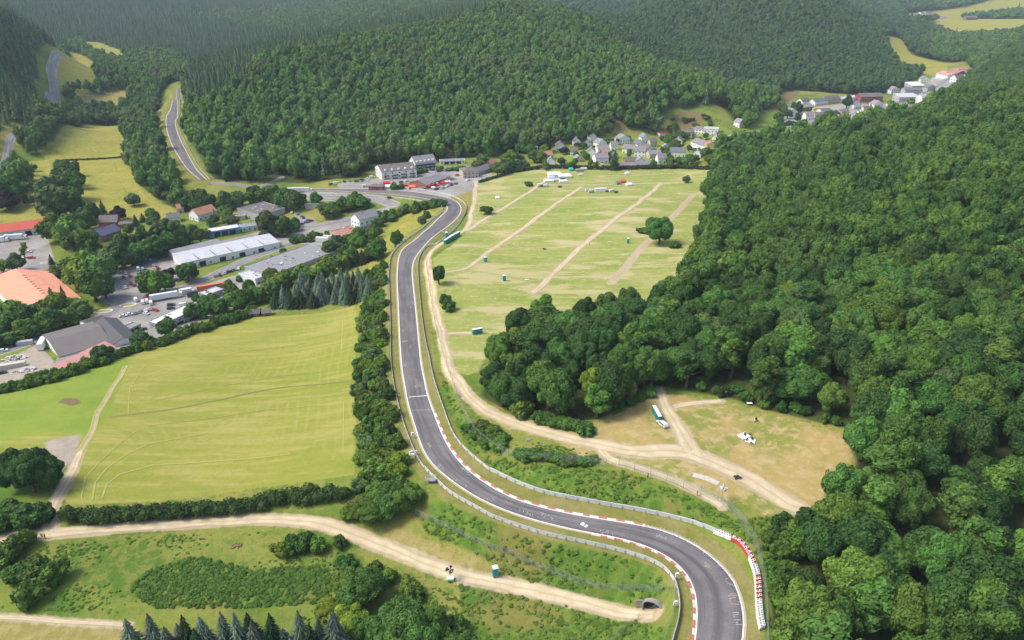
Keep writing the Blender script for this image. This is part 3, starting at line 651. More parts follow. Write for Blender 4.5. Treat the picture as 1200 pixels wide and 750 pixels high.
m=mask&~con&~right&(dist<1350); put_stuff('hill_forest',m,PHILL,4,'broadleaf forest covering the rounded central hill',lambda m:rad[m]*(1.1+.5*uni[m]),lambda m:rad[m]*.98,lambda h,R:3.5+R*.6+np.random.default_rng(6).uniform(0,5.5,len(R)))
m=mask&~con&~right&(dist>=1350); put_stuff('distant_forest',m,PFARB,3,'hazy broadleaf forest on the far hills',lambda m:rad[m]*(.9+.4*uni[m]),lambda m:rad[m]*1.1,lambda h,R:3.5+R*.4+np.random.default_rng(7).uniform(0,6,len(R)))
def _h(m): return np.clip(rad[m]*3.2,11,32)*(.8+.35*uni[m])
m=mask&con; put_stuff('conifer_forest',m,PCON,3,'dark spruce plantations on the far left hillsides',_h,lambda m:_h(m)*1.15,lambda h,R:0*R)
# ---- single trees
TINT={'b':(.095,.175,.026),'d':(.042,.098,.020),'y':(.150,.220,.020),'p':(.040,.018,.026),'c':(.030,.062,.022),'s':(.14,.19,.13),'o':(.095,.150,.042),'g':(.070,.150,.026),'l':(.12,.20,.03)}
def add_tree(x,y,z,h,rr,kind,label,group,cat='tree',name=None,hi=True,parts=True,rnd=random):
    t=TINT[kind]; k=rnd.uniform(.85,1.15); colr=(t[0]*k*rnd.uniform(.9,1.1),t[1]*k,t[2]*k,1)
    if kind in 'cs':
        nm=name or ('blue_spruce' if kind=='s' else 'conifer_tree')
        root=thing(nm,label,cat,(x,y,z),rnd.uniform(0,6.28),group)
        me=CH[rnd.randrange(3)]; cr=link('crown',me,root,(0,0,0),0,(rr/.2,rr/.2,h)); cr.color=colr
        link('trunk',CTR,root,(0,0,0),0,(h,h,h)); return root
    if cat=='shrub' or name=='shrub':
        o=link(name or 'shrub',SH[rnd.randrange(3)],None,(x,y,z+h*.36),rnd.uniform(0,6.28),(rr,rr,h*.68)); o.color=colr
        return tag(o,label,cat,group)
    nm=name or 'broadleaf_tree'
    root=thing(nm,label,cat,(x,y,z),rnd.uniform(0,6.28),group)
    pool=BH if hi else BM_
    if h>rr*3.2: pool=COLM; ch=h*.47/2.6; cz=h*.52; me=pool[rnd.randrange(2)]; cr=link('crown',me,root,(0,0,cz),0,(rr,rr,ch*1.0))
    else:
        i=rnd.randrange(len(pool)); v=h*.47; cr=link('crown',pool[i],root,(0,0,h*.53),0,(rr,rr,v))
    cr.color=colr; link('trunk',TR[rnd.randrange(3)],root,(0,0,0),0,(h,h,h*.8)); return root
rnd=random.Random(21)
BARL=line([(838,612),(868,630),(888,660),(893,700),(894,740),(896,790)],2.)
BAND=[('broad green forest tree with its crown in the wood at the lower right',lambda a,b:b>560),
      ('dark broadleaf tree in the wood beyond the sandy clearing',lambda a,b:b>0)]
for i in NEAR_IDX:
    x,y,z,s,ppx,ppy,D=FT[i]
    kd=rnd.choices(['g','b','d','y','o'],[.36,.22,.34,.015 if ppy<600 else .05,.03])[0]
    R=s*.5*rnd.choice([rnd.uniform(.9,1.35),rnd.uniform(.9,1.35),rnd.uniform(1.3,1.9)]); h=rnd.uniform(11,19)
    _bd=float(seg_dist(np.array([x]),np.array([y]),BARL)[0])
    if _bd<2.2: continue
    R=min(R,_bd-.9)
    cl={'g':'deep green','b':'mid green','d':'very dark green','y':'yellow-green','o':'grey-green'}[kd]
    if ppy>600: zone='lower right corner below the clearing'; 
    elif ppx>1000: zone='wood at the right edge of the picture'
    elif ppx>780: zone='wood above the sandy clearing'
    else: zone='wooded corner between dirt path and campsite'
    add_tree(x,y,z,h,R,kd,'%s broadleaf tree standing in the %s'%(cl,zone),'%s trees in the %s'%(cl,zone),name='forest_tree',rnd=rnd)
# ------------------------------------------------------------------ race track
def off(y): return .06+max(0,y-150)*.00035
def strip(name,A,B,m,lift=0.,nx=4,thick=False,label=None,uvw=False):
    """draped ribbon between two world polylines"""
    A=np.asarray(A);B=np.asarray(B);n=len(A); V=[];Fq=[]
    for j in range(nx+1):
        t=j/nx; P=A*(1-t)+B*t; z=hgt(P[:,0],P[:,1])+np.array([off(y) for y in P[:,1]])+lift; V.append(np.column_stack([P,z]))
    V=np.stack(V,1).reshape(-1,3)
    for i in range(n-1):
        for j in range(nx):
            a=i*(nx+1)+j; Fq.append((a,a+1,a+nx+2,a+nx+1))
    me=bpy.data.meshes.new(name); me.from_pydata(V.tolist(),[],Fq); me.materials.append(m)
    at=me.attributes.new('across','FLOAT','POINT'); at.data.foreach_set('value',np.tile(np.linspace(0,1,nx+1),n).astype(np.float32))
    at=me.attributes.new('along','FLOAT','POINT'); at.data.foreach_set('value',np.repeat(np.arange(n)*1.,nx+1).astype(np.float32))
    if me.polygons[len(me.polygons)//2].normal.z<0: me.flip_normals()
    o=bpy.data.objects.new(name,me); COL.objects.link(o); 
    if label: o['label']=label
    return o
def asphalt(name,ca,cb,dark,lines=True):
    m,nt,out=new_mat(name); pos=N(nt,'ShaderNodeNewGeometry').outputs['Position']
    ac=N(nt,'ShaderNodeAttribute',attribute_name='across').outputs['Fac']; al=N(nt,'ShaderNodeAttribute',attribute_name='along').outputs['Fac']
    f=noise(nt,pos,.12,4); g=noise(nt,pos,1.6,4,.7)
    v=N(nt,'ShaderNodeCombineXYZ',{'X':math_(nt,'MULTIPLY',ac,5.),'Y':math_(nt,'MULTIPLY',al,.05)}).outputs[0]
    st=noise(nt,v,1.,4,.6)
    col=mixc(nt,ramp(nt,f,.35,.65),ca,cb)
    col=mixc(nt,math_(nt,'MULTIPLY',ramp(nt,st,.42,.66),.9),col,dark)
    vp=N(nt,'ShaderNodeCombineXYZ',{'X':math_(nt,'MULTIPLY',ac,1.3),'Y':math_(nt,'MULTIPLY',al,.035)}).outputs[0]
    ce=N(nt,'ShaderNodeTexVoronoi',{'Vector':vp,'Scale':1.}).outputs['Color']
    col=mixc(nt,math_(nt,'MULTIPLY',ramp(nt,N(nt,'ShaderNodeSeparateColor',{0:ce}).outputs[0],.55,.6),.22),col,dark)
    col=N(nt,'ShaderNodeHueSaturation',{'Color':col,'Value':math_(nt,'ADD',math_(nt,'MULTIPLY',g,.5),.75)}).outputs[0]
    b=N(nt,'ShaderNodeBsdfPrincipled',{'Base Color':col,'Roughness':.8,'Specular IOR Level':.3})
    nt.links.new(b.outputs[0],out.inputs[0]); return m
ASPH=asphalt('race_asphalt',(.134,.123,.123),(.172,.158,.157),(.086,.078,.079))
ROADM=asphalt('road_asphalt',(.21,.20,.195),(.27,.25,.24),(.15,.14,.14))
DIRTM,nt,out=new_mat('dirt_path'); pos=N(nt,'ShaderNodeNewGeometry').outputs['Position']
ac=N(nt,'ShaderNodeAttribute',attribute_name='across').outputs['Fac']
f=noise(nt,pos,.25,4); g=noise(nt,pos,1.8,5,.7)
col=mixc(nt,ramp(nt,f,.35,.65),(.46,.37,.245),(.55,.45,.305)); col=mixc(nt,math_(nt,'MULTIPLY',ramp(nt,g,.45,.75),.6),col,(.40,.31,.20))
mid=math_(nt,'ABSOLUTE',math_(nt,'SUBTRACT',ac,.5)); crown=ramp(nt,math_(nt,'ADD',mid,math_(nt,'MULTIPLY',g,.22)),.24,.12)
col=mixc(nt,math_(nt,'MULTIPLY',crown,.6),col,(.34,.30,.15))
edge=ramp(nt,math_(nt,'ADD',mid,math_(nt,'MULTIPLY',f,.3)),.50,.62)
col=mixc(nt,math_(nt,'MULTIPLY',edge,.5),col,(.33,.27,.15))
b=N(nt,'ShaderNodeBsdfPrincipled',{'Base Color':col,'Roughness':.95,'Specular IOR Level':.05}); nt.links.new(b.outputs[0],out.inputs[0])
WHITE=mat('line_paint',(.78,.76,.70),.6,var=.2,scale=1.5,dirt=(.5,.45,.4)); RED=mat('red_paint',(.47,.12,.09),.6,var=.3,scale=1.5,dirt=(.35,.2,.16)); KW=mat('kerb_white',(.62,.59,.54),.7,var=.33,scale=1.5,dirt=(.36,.32,.28))
def ofs(A,B,a0,a1):
    """two polylines parallel to edge A, a0..a1 metres measured from A away from B"""
    d=A-B; d/=np.linalg.norm(d,axis=1)[:,None]; return A+d*a0, A+d*a1
PALE=mat('verge_strip',(.42,.35,.25),.9,var=.3,scale=1.,dirt=(.34,.28,.16))
def s_(o): o['kind']='structure'; return o
for k,(A,B,nm) in enumerate(((TA1,TB1,'race_track'),(TA0,TB0,'race_track_far'))):
    tr=s_(strip('race_track',A,B,ASPH,0,10,label=['grey-purple asphalt race track curving from the hairpin to the valley','far stretch of race track climbing between woods at upper left'][k]))
    for (P,Q,side) in ((A,B,0),(B,A,1)):
        a,b=ofs(P,Q,-.30,.0); o=s_(strip('edge_line',a,b,WHITE,.02,1,label='white painted line along the %s edge of the %s'%(['left','right'][side],['main race track','far race track'][k])))
        a,b=ofs(P,Q,.0,.55); o=s_(strip('worn_shoulder',a,b,PALE,.0,1))
def near_idx(P,px,py):
    g=g1(px,py)[:2]; return int(np.argmin(((P-g)**2).sum(1)))
def kerb(name,P,Q,pa,pb,label,seg=2.4,phase=0):
    i0,i1=sorted((near_idx(P,*pa),near_idx(P,*pb))); Pp=resample(P[i0:i1+1],.6,False); Qq=P[i0:i1+1]
    d=(P-Q); d/=np.linalg.norm(d,axis=1)[:,None]; D=np.stack([np.interp(np.linspace(0,1,len(Pp)),np.linspace(0,1,len(Qq)),d[i0:i1+1,k]) for k in (0,1)],-1)
    mb=MB()
    za=hgt(Pp[:,0],Pp[:,1])+np.array([off(y) for y in Pp[:,1]])
    for i in range(len(Pp)-1):
        m=RED if int((i*.6+phase)/seg)%2 else KW
        def q(j,w,h): p=Pp[j]+D[j]*w; return (p[0],p[1],za[j]+h)
        prof=((-.05,.012),(.30,.08),(.68,.12),(.72,-.1))
        for (w0,h0),(w1,h1) in zip(prof[:-1],prof[1:]): mb.face([q(i,w0,h0),q(i+1,w0,h0),q(i+1,w1,h1),q(i,w1,h1)],m)
    o=mb.build(name); o['kind']='structure'; o['label']=label; return o
kerb('kerb',TB1,TA1,(509.6,485),(758,613),'red and white kerb on the right edge before the hairpin')
kerb('kerb',TA1,TB1,(688,628),(811,768),'red and white kerb on the inside of the hairpin',2.0)
# painted cross line and worn paint scrawls on the asphalt
def mark(pts,wd,name,label,m=WHITE):
    P=line(pts,.6,False); d=np.gradient(P,axis=0); nn=np.stack([-d[:,1],d[:,0]],-1); nn/=np.linalg.norm(nn,axis=1)[:,None]
    o=strip(name,P-nn*wd/2,P+nn*wd/2,m,.03,1); o['kind']='structure'; o['label']=label; return o
CHALK=mat('faded_paint',(.42,.40,.40),.8,var=.33,scale=2.5,dirt=(.2,.18,.19)); CHALKO=mat('faded_orange_paint',(.42,.32,.24),.8,var=.33,scale=2.5,dirt=(.2,.18,.18))
mark([(479,465.6),(502,463.6)],.45,'painted_line','white line painted across the track before the left bend')
mark([(483,481),(507,480.5)],.3,'painted_line','faint line painted across the track at the kerb start',CHALK)
mark([(681,613.5),(684.5,615)],1.3,'painted_mark','first bright white blob painted mid-track'); mark([(685.6,616),(688,617.4)],1.1,'painted_mark','second bright white blob painted mid-track')
rs=random.Random(4)
def scrawl(name,cx,cy,w,h,n,ang,m,lab):
    mb=MB(); c=g1(cx,cy); co,si=math.cos(ang),math.sin(ang)
    def P(u,v): x=c[0]+u*co-v*si; y=c[1]+u*si+v*co; return (x,y,float(hgt(x,y))+off(y)+.035)
    for i in range(n):
        u=-w/2+w*(i+.5)/n+rs.uniform(-.1,.1); pts=[(u+rs.uniform(-.35,.35)*w/n,-h/2+h*rs.random()) for _ in range(3)]
        for (a,b) in zip(pts[:-1],pts[1:]):
            du,dv=b[0]-a[0],b[1]-a[1]; l=math.hypot(du,dv)+1e-6; nx,ny=-dv/l*.09,du/l*.09
            mb.face([P(a[0]-nx,a[1]-ny),P(b[0]-nx,b[1]-ny),P(b[0]+nx,b[1]+ny),P(a[0]+nx,a[1]+ny)],m)
    o=mb.build(name); o['kind']='structure'; o['label']=lab
for (cx,cy,w,h,n,a,m,l) in [(836,655,6,1.4,9,-.9,CHALK,'faded chalk scrawl beside the hairpin exit'),(850,668,5,1.3,8,-1.1,CHALK,'pale worn scrawl below the first one in the hairpin'),(855,683,3,1.6,5,-1.2,CHALK,'short faded scrawl in the outer hairpin lane'),(860,702,4,2.6,6,-1.5,CHALKO,'orange worn scrawl in the outer hairpin lane'),(864,725,4,2.2,6,-1.6,CHALK,'last pale scrawl near the bottom of the track'),
    (760,617,6,1.4,9,-.35,CHALK,'wide faded scrawl near the kerb end'),(785,624,6,2.,8,-.5,CHALK,'worn scrawl before the hairpin'),(708,624,5,2,6,-.2,CHALK,'boxy faded scrawl by the inside line'),(640,605,5,1.8,6,-.5,CHALK,'scratchy faded scrawl mid-track'),(525,562,6,.8,5,-.2,CHALK,'pale dashes painted near the left line'),(540,569,4,.8,4,-.2,CHALK,'second group of pale dashes near the left line'),(575,586,4,1.8,5,.3,CHALKO,'orange-brown scrawl mid-track'),(490,452,3,3,6,.9,CHALKO,'orange scrawl above the white cross line'),(475,400,2.4,2.2,5,.2,CHALK,'faint diamond scrawl on the long straight'),(810,635,5,1.6,7,-.7,CHALK,'faded scrawl mid-way round the hairpin')]:
    scrawl('painted_mark',cx,cy,w,h,n,a,m,l)
for i in range(16):
    k=rs.randrange(170,286); t=rs.choice([rs.uniform(.55,.92),rs.uniform(.1,.4)]); q=TA1[k]*(1-t)+TB1[k]*t; pp=project(np.array([[q[0],q[1],float(hgt(*q))]])); e=TB1[k]-TA1[k]
    scrawl('painted_mark',float(pp[0][0]),float(pp[1][0]),rs.uniform(2,4.5),rs.uniform(.8,1.8),rs.randrange(5,9),math.atan2(e[1],e[0])+PI/2,rs.choice([CHALK,CHALK,CHALKO]),'faded paint scribble on the bend asphalt'); COL.objects[-1]['group']='faded scribbles on the bend asphalt'
RUT=mat('cut_grass_ridge',(.24,.20,.07),.95,var=.33,scale=1.2,dirt=(.15,.17,.04)); SWATH=mat('dry_swathe',(.36,.335,.095),.95,var=.33,scale=.35,dirt=(.30,.31,.065))
mark([(128,489),(150,486),(200,480),(250,470),(300,459),(330,454),(365,451),(415,446)],.9,'mowing_ridge','uneven ridge of rough grass crossing the hay field',RUT)
for pts,w_ in [([(95,585),(100,560),(118,540),(140,520),(160,505)],.35),([(108,586),(112,565),(126,548),(146,534),(175,520),(240,508)],.5),([(150,486),(152,455),(170,428)],.3),([(120,583),(125,568),(140,556),(180,545),(260,540),(340,532)],.5),([(402,375),(400,410)],.3),([(403,470),(402,530)],.3),([(160,500),(230,492),(310,480),(380,474)],.4),([(180,470),(260,452),(330,440),(400,432)],.4),([(240,420),(300,410),(360,402),(405,398)],.4)]:
    mark(pts,w_,'mowing_line','faint dry mowing line on the hay field',SWATH)
LP={'main_dirt_path':'pale dirt road running beside the race track to the clearing','forest_spur_path':'dirt track coming out of the wood into the clearing','fence_path':'narrow dirt path along the catch fence above the bend','lower_track':'long pale gravel track crossing the lower meadow','farm_track':'twin-rutted farm track along the hay field','bottom_path':'thin sandy path at the lower left corner','camp_lane':'middle diagonal dirt lane on the campsite meadow','camp_lane_b':'leftmost diagonal lane up to the white tents','camp_lane_c':'right diagonal dirt lane on the campsite meadow','camp_lane_d':'level lane linking the tents at the top of the meadow','camp_lane_e':'faint upper lane at the far edge of the meadow','worn_strip':'wide worn strip near the wood on the campsite meadow','hut_path':'short path to the toilets by the trees','clearing_path':'short worn path along the top of the clearing'}
for k,Q in PW.items():
    P=Q[:,:2]; d=np.gradient(P,axis=0); nn=np.stack([-d[:,1],d[:,0]],-1); nn/=np.linalg.norm(nn,axis=1)[:,None]
    r=np.random.default_rng(len(k)); w=Q[:,2:3]/2
    j1=np.convolve(r.normal(0,1,len(P)+6),np.ones(7)/7,'valid')[:,None]; j2=np.convolve(r.normal(0,1,len(P)+6),np.ones(7)/7,'valid')[:,None]
    if k in('worn_strip','camp_lane_e'): continue
    if k=='farm_track':
        c=int(len(P)*.36)
        for s in (-1,1): s_(strip('path',(P+nn*(s*.85-.25))[c-2:],(P+nn*(s*.85+.25))[c-2:],SWATH,.0,1,label='%s wheel rut of the farm track along the hay field'%('left' if s>0 else 'right')))
        P,nn,w,j1,j2=P[:c],nn[:c],w[:c],j1[:c],j2[:c]
    o=s_(strip('path',P-nn*w*(.88+.35*j1),P+nn*w*(.88+.35*j2),DIRTM,.0,6,label=LP[k]))
LR={'valley_road':'grey road winding between the valley yards','lower_road':'road past the pink-roofed workshop','upper_road':'village road past the blue building','main_road':'road running under the race track bridge','hillside_road':'pale road at the left edge of the picture','distant_road':'distant road below the left hill','hill_foot_lane':'lane at the foot of the central hill','strath_road':'road through the far right village'}
for k,(P,w) in RW.items():
    d=np.gradient(P,axis=0); nn=np.stack([-d[:,1],d[:,0]],-1); nn/=np.linalg.norm(nn,axis=1)[:,None]
    s_(strip('road',P-nn*w*.75,P+nn*w*.75,ROADM,.0,4,label=LR[k]))
# ------------------------------------------------------------------ barriers
STEEL=mat('galvanised_steel',(.62,.62,.60),.5,.0,var=.2,scale=.6,dirt=(.3,.29,.27)); GREYP=mat('grey_post',(.27,.28,.29),.6,.2,var=.2); STEELD=mat('dull_steel',(.30,.31,.31),.6,.3,var=.25,scale=.5,dirt=(.2,.19,.16))
postm=MB(); postm.box((0,0,-.3),(.14,.10,1.25),GREYP); RAILPOST=postm.mesh('post')
pf=MB(); pf.tube((0,0,-.3),(0,0,2.6),.05,.05,GREYP,6); FENCEPOST=pf.mesh('post')
def guard_rail(pts,label,wpts=None,post=4.,h=1.0,beams=3,m=STEEL,concrete=False,smooth=True,th=.11):
    P=line(pts,post) if wpts is None else resample(wpts,post,False)
    if len(P)>100: P=resample(P,post*len(P)/98.,False)
    Q=resample(P,1.0) if smooth else resample(P,1.,False)
    z0=hgt(P[0,0],P[0,1]); root=thing('guard_rail',label,'guard rail',(P[0,0],P[0,1],float(z0)))
    d=np.gradient(Q,axis=0); nn=np.stack([-d[:,1],d[:,0]],-1); nn/=np.linalg.norm(nn,axis=1)[:,None]
    zz=hgt(Q[:,0],Q[:,1])-z0; L=Q-P[0]
    for b in range(beams):
        mb=MB(); top=h-b*(h/beams); bot=top-h/beams*.82
        prof=[(0,bot),(th,bot+.07),(th*.3,(bot+top)/2),(th,top-.07),(0,top),(-.03,top),(-.03,bot)]
        for i in range(len(Q)-1):
            for k in range(7):
                (w0,h0),(w1,h1)=prof[k],prof[(k+1)%7]
                mb.face([(L[i,0]+nn[i,0]*w0,L[i,1]+nn[i,1]*w0,zz[i]+h0),(L[i+1,0]+nn[i+1,0]*w0,L[i+1,1]+nn[i+1,1]*w0,zz[i+1]+h0),(L[i+1,0]+nn[i+1,0]*w1,L[i+1,1]+nn[i+1,1]*w1,zz[i+1]+h1),(L[i,0]+nn[i,0]*w1,L[i,1]+nn[i,1]*w1,zz[i]+h1)],m)
        mb.build('rail',root)
    for p in P:
        j=int(np.argmin(((Q-p)**2).sum(1))); x,y=p-nn[j]*.14-P[0]
        link('post',RAILPOST,root,(x,y,float(hgt(*(p-nn[j]*.14)))-z0),math.atan2(nn[j,1],nn[j,0]))
    return root
GRL=[(519,249),(505,259),(490,271.5),(469.5,287),(459,300),(456,318),(456.5,345),(457.5,385),(458,420),(461.6,451),(468,480),(476,506),(488,535),(498,550)]
guard_rail(GRL,'steel guard rail on the left side of the long straight',h=1.0,beams=2)
guard_rail([(498,550),(509.6,562),(522,574),(536,584),(565,600),(583,609),(633,625.6),(682,636.5),(735,649),(770,662),(786,676),(793,690),(796,712),(794,730),(788,752),(778,790)],'triple steel guard rail round the inside of the hairpin',h=1.35,beams=3,post=2.6)
guard_rail([(530,272),(516,284),(503,288),(495,295),(490.5,306),(490,320),(493,359),(498,397),(503,420),(508,444),(519,478),(531,509),(548,530),(574,552)],'steel guard rail on the right side of the long straight',h=1.1,beams=2)
guard_rail([(574,552),(608,568),(640,579),(680,587),(706,592),(764,602.5),(808,613),(838,624)],'pale double guard rail above the red and white kerb',h=1.35,beams=3,post=3.2,th=.28)
guard_rail([(400,217.5),(440,219),(480,221.5),(512,226),(534,232),(545,240),(546,248),(540,260),(530,272)],'guard rail round the far bend by the bridge',h=1.2,beams=2)
guard_rail([(345,228),(400,229),(440,231),(475,233.5),(500,237.5),(515,241),(519,246)],'guard rail along the bridge side of the far bend',h=1.2,beams=2)
guard_rail([(214,108),(211,127),(208,142),(214,160),(224,180),(233,196),(246,211)],'pale guard rail right of the far track stretch',h=1.2,beams=2,post=8)
# catch fences: posts and fine wire netting
def wire_mat(name,col,dens):
    m,nt,out=new_mat(name); pos=N(nt,'ShaderNodeNewGeometry').outputs['Position']
    w=N(nt,'ShaderNodeTexVoronoi',{'Vector':pos,'Scale':9.},feature='DISTANCE_TO_EDGE').outputs['Distance']
    k=math_(nt,'LESS_THAN',w,dens)
    b=N(nt,'ShaderNodeBsdfPrincipled',{'Base Color':c4(col),'Roughness':.6,'Metallic':.2}); t=N(nt,'ShaderNodeBsdfTransparent')
    mx=N(nt,'ShaderNodeMixShader',{0:k,1:t.outputs[0],2:b.outputs[0]}); nt.links.new(mx.outputs[0],out.inputs[0]); return m
WIRE=wire_mat('wire_netting',(.40,.43,.42),.032)
def fence(pts,label,h=2.6,post=5.,m=WIRE,name='wire_fence',cat='fence',smooth=True):
    P=line(pts,post,smooth)
    if len(P)>99: P=resample(P,post*len(P)/97.,False)
    z0=float(hgt(*P[0])); root=thing(name,label,cat,(P[0,0],P[0,1],z0)); Q=resample(P,1.5,False); mb=MB(); zz=hgt(Q[:,0],Q[:,1])-z0; L=Q-P[0]
    for i in range(len(Q)-1): mb.face([(*L[i],zz[i]+.05),(*L[i+1],zz[i+1]+.05),(*L[i+1],zz[i+1]+h-.05),(*L[i],zz[i]+h-.05)],m)
    mb.build('netting',root)
    mb=MB()
    for hh in (h-.05,h*.5):
        for i in range(len(Q)-1): mb.tube((*L[i],zz[i]+hh),(*L[i+1],zz[i+1]+hh),.02,.02,GREYP,4,False)
    mb.build('wire',root)
    for p in P: o=link('post',FENCEPOST,root,(p[0]-P[0,0],p[1]-P[0,1],float(hgt(*p))-z0),0,(1,1,h/2.55))
    return root
fence([(546,250),(532,268),(500,291),(499,305),(503,335),(508,370),(514,395),(520,420),(531,451),(541,480),(555,506),(572,523),(603,537.6),(632,541),(680,545),(710,547)],'tall wire catch fence between long straight and dirt road',h=3.)
fence([(725,545),(761,557.5),(804,574),(840,587),(859,603),(873.5,620),(884,640),(892.5,671),(897,706),(898,735),(899,770)],'tall wire catch fence above the outside of the hairpin',h=3.2)
fence([(487,603),(527,622),(567,641),(600,652),(633,668),(691,688),(745,692),(776,692)],'low wire fence across the inner green bank',h=2.2)
fence([(784.6,690),(784,702),(752.5,723),(720,749),(700,775)],'wire fence above the tunnel mouth',h=2.2)
fence([(790,680),(789,717),(779,750),(770,775)],'wire catch fence behind the inner hairpin rail',h=2.8)
fence([(440,226.5),(475,229.5),(500,232.5)],'fence panels on the bridge edge of the track',h=1.6)
# tyre barrier -------------------------------------------------------
tyreW=mat('white_tyre',(.74,.74,.72),.6,var=.25,scale=2,dirt=(.4,.4,.38)); tyreR=mat('red_tyre',(.5,.05,.05),.6,var=.2); tyreK=mat('tyre_black',(.025,.025,.027),.8)
def tyre_stack(m,R=.36,H=1.0):
    mb=MB(); n=12
    for z0 in (0,.26,.52,.78):
        for (r0,h0,r1,h1) in ((R*.9,0,R,.06),(R,.06,R,.20),(R,.20,R*.88,.25),(R*.88,.25,R*.55,.25)):
            for i in range(n):
                a,b=2*PI*i/n,2*PI*(i+1)/n
                mb.face([(r0*math.cos(a),r0*math.sin(a),z0+h0),(r0*math.cos(b),r0*math.sin(b),z0+h0),(r1*math.cos(b),r1*math.sin(b),z0+h1),(r1*math.cos(a),r1*math.sin(a),z0+h1)],m)
    for i in range(n):
        a,b=2*PI*i/n,2*PI*(i+1)/n; r=R*.56; mb.face([(r*math.cos(a),r*math.sin(a),1.03),(r*math.cos(b),r*math.sin(b),1.03),(r*math.cos(b),r*math.sin(b),.3),(r*math.cos(a),r*math.sin(a),.3)],tyreK)
    mb.face([(R*.56*math.cos(2*PI*i/n),R*.56*math.sin(2*PI*i/n),.35) for i in range(n)],tyreK)
    return mb.mesh('tyre_stack')
TSW,TSR=tyre_stack(tyreW),tyre_stack(tyreR)
BP=line([(837,624),(852,630),(866,637),(876.5,650),(884,668),(887,682.5),(888,706),(890,726),(893,740)],.2); 
s_len=len(BP)*.2; z0=float(hgt(*BP[0])); root=thing('tyre_barrier','white and red tyre wall round the outside of the hairpin','tyre barrier',(BP[0,0],BP[0,1],z0))
d=np.gradient(BP,axis=0); nn=np.stack([-d[:,1],d[:,0]],-1); nn/=np.linalg.norm(nn,axis=1)[:,None]
cin=g1(800,690)[:2]; 
if ((BP+nn-cin)**2).sum()>((BP-nn-cin)**2).sum(): nn=-nn   # nn points towards the track
zz=hgt(BP[:,0],BP[:,1])-z0
def belt(i0,i1,m,lab=None):
    mb=MB()
    for i in range(i0,i1,2):
        j=min(i+2,len(BP)-1)
        def q(k,w,h): p=BP[k]+nn[k]*w-BP[0]; return (p[0],p[1],zz[k]+h)
        for (w0,h0,w1,h1) in ((.62,0,.58,.98),(.58,.98,.5,1.06),(.5,1.06,.44,1.06)): mb.face([q(i,w0,h0),q(j,w0,h0),q(j,w1,h1),q(i,w1,h1)],m)
    o=mb.build('belt',root); 
    if lab: o['label']=lab
ia=int(len(BP)*.14); ib=int(len(BP)*.36); ic=int(len(BP)*.52); id_=int(len(BP)*.74)
belt(0,ia,tyreW); belt(ia,ib,tyreR,'smooth red belt section'); belt(ib,len(BP)-1,tyreW)
nst=50
for row in (0,1):
    for k in range(nst if row==0 else 49):
        t=(k+.5*row+.3)/nst*(len(BP)-2); i=int(t); p=BP[i]+nn[i]*(.12-.68*row)-BP[0]; redz=(ic<i<id_) or (row==1 and ib-40<i<ib+10)
        link('tyre_stack',TSR if redz and (k+row)%2 else TSW,root,(p[0],p[1],zz[i]),rs.uniform(0,6),(.99,.99,1))
# marshal post and small trackside boxes
root=thing('marshal_platform','small grey metal marshal platform on the left rail before the bend','platform',tuple(g1(505,565)))
mb=MB(); mb.box((0,0,.9),(3,1.8,.12),STEELD); mb.build('deck',root); mb=MB()
for a in (-1.4,1.4):
    for b_ in (-.8,.8): mb.box((a,b_,-.8),(.1,.1,2.8),GREYP)
mb.build('frame',root); mb=MB()
for a,b_,l,w_ in ((0,-.85,3,.05),(0,.85,3,.05),(-1.45,0,.05,1.7),(1.45,0,.05,1.7)):
    mb.box((a,b_,1.95),(l,w_,.06),STEEL); mb.box((a,b_,1.5),(l,w_,.05),STEEL)
mb.build('handrail',root)
def box_post(px,py,label,s=1.):
    r=thing('signal_box',label,'box',tuple(g1(px,py)),rs.uniform(0,1)); mb=MB(); mb.box((0,0,-.2),(.12,.12,1.2),GREYP); mb.build('post',r)
    mb=MB(); mb.box((0,0,.9),(.9*s,.5*s,1.1*s),WHITE,0,.9); mb.build('cabinet',r)
box_post(484,513,'small white signal box left of the track on the straight'); box_post(482,536,'white cabinet pair upper box beside the left rail',1.3); box_post(484,539,'white cabinet pair lower box beside the left rail',1.2); box_post(488,533,'small white post box on the verge beside the cabinets',.7); box_post(793,679,'white box on the inner hairpin verge'); box_post(791,712,'white box by the inner hairpin rail bottom')
# tunnel mouth under the track
root=thing('tunnel_portal','dark arched concrete tunnel mouth where the gravel track ends','tunnel')
cc=g1(765,716); dirp=PW['lower_track'][-1,:2]-PW['lower_track'][-8,:2]; root.location=cc; root.rotation_euler=(0,0,-.55)
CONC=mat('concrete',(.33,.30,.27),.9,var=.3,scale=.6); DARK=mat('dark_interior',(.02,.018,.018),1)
mb=MB(); n=14; Ri,Ro=2.5,2.85; Hh=.9
arch=lambda R:[(R*math.cos(PI-PI*i/n),Hh+R*.75*math.sin(PI-PI*i/n)) for i in range(n+1)]
ai,ao=[(-Ri,-.5)]+arch(Ri)+[(Ri,-.5)],[(-Ro,-.5)]+arch(Ro)+[(Ro,-.5)]
for i in range(len(ai)-1):
    for y,s in ((-.3,1),): mb.face([(ai[i][0],y,ai[i][1]),(ai[i+1][0],y,ai[i+1][1]),(ao[i+1][0],y,ao[i+1][1]),(ao[i][0],y,ao[i][1])],CONC)
    mb.face([(ao[i][0],-.3,ao[i][1]),(ao[i+1][0],-.3,ao[i+1][1]),(ao[i+1][0],1.3,ao[i+1][1]-.4),(ao[i][0],1.3,ao[i][1]-.4)],CONC)
    mb.face([(ai[i][0],-.3,ai[i][1]),(ai[i+1][0],-.3,ai[i+1][1]),(ai[i+1][0],1.2,ai[i+1][1]),(ai[i][0],1.2,ai[i][1])],CONC)
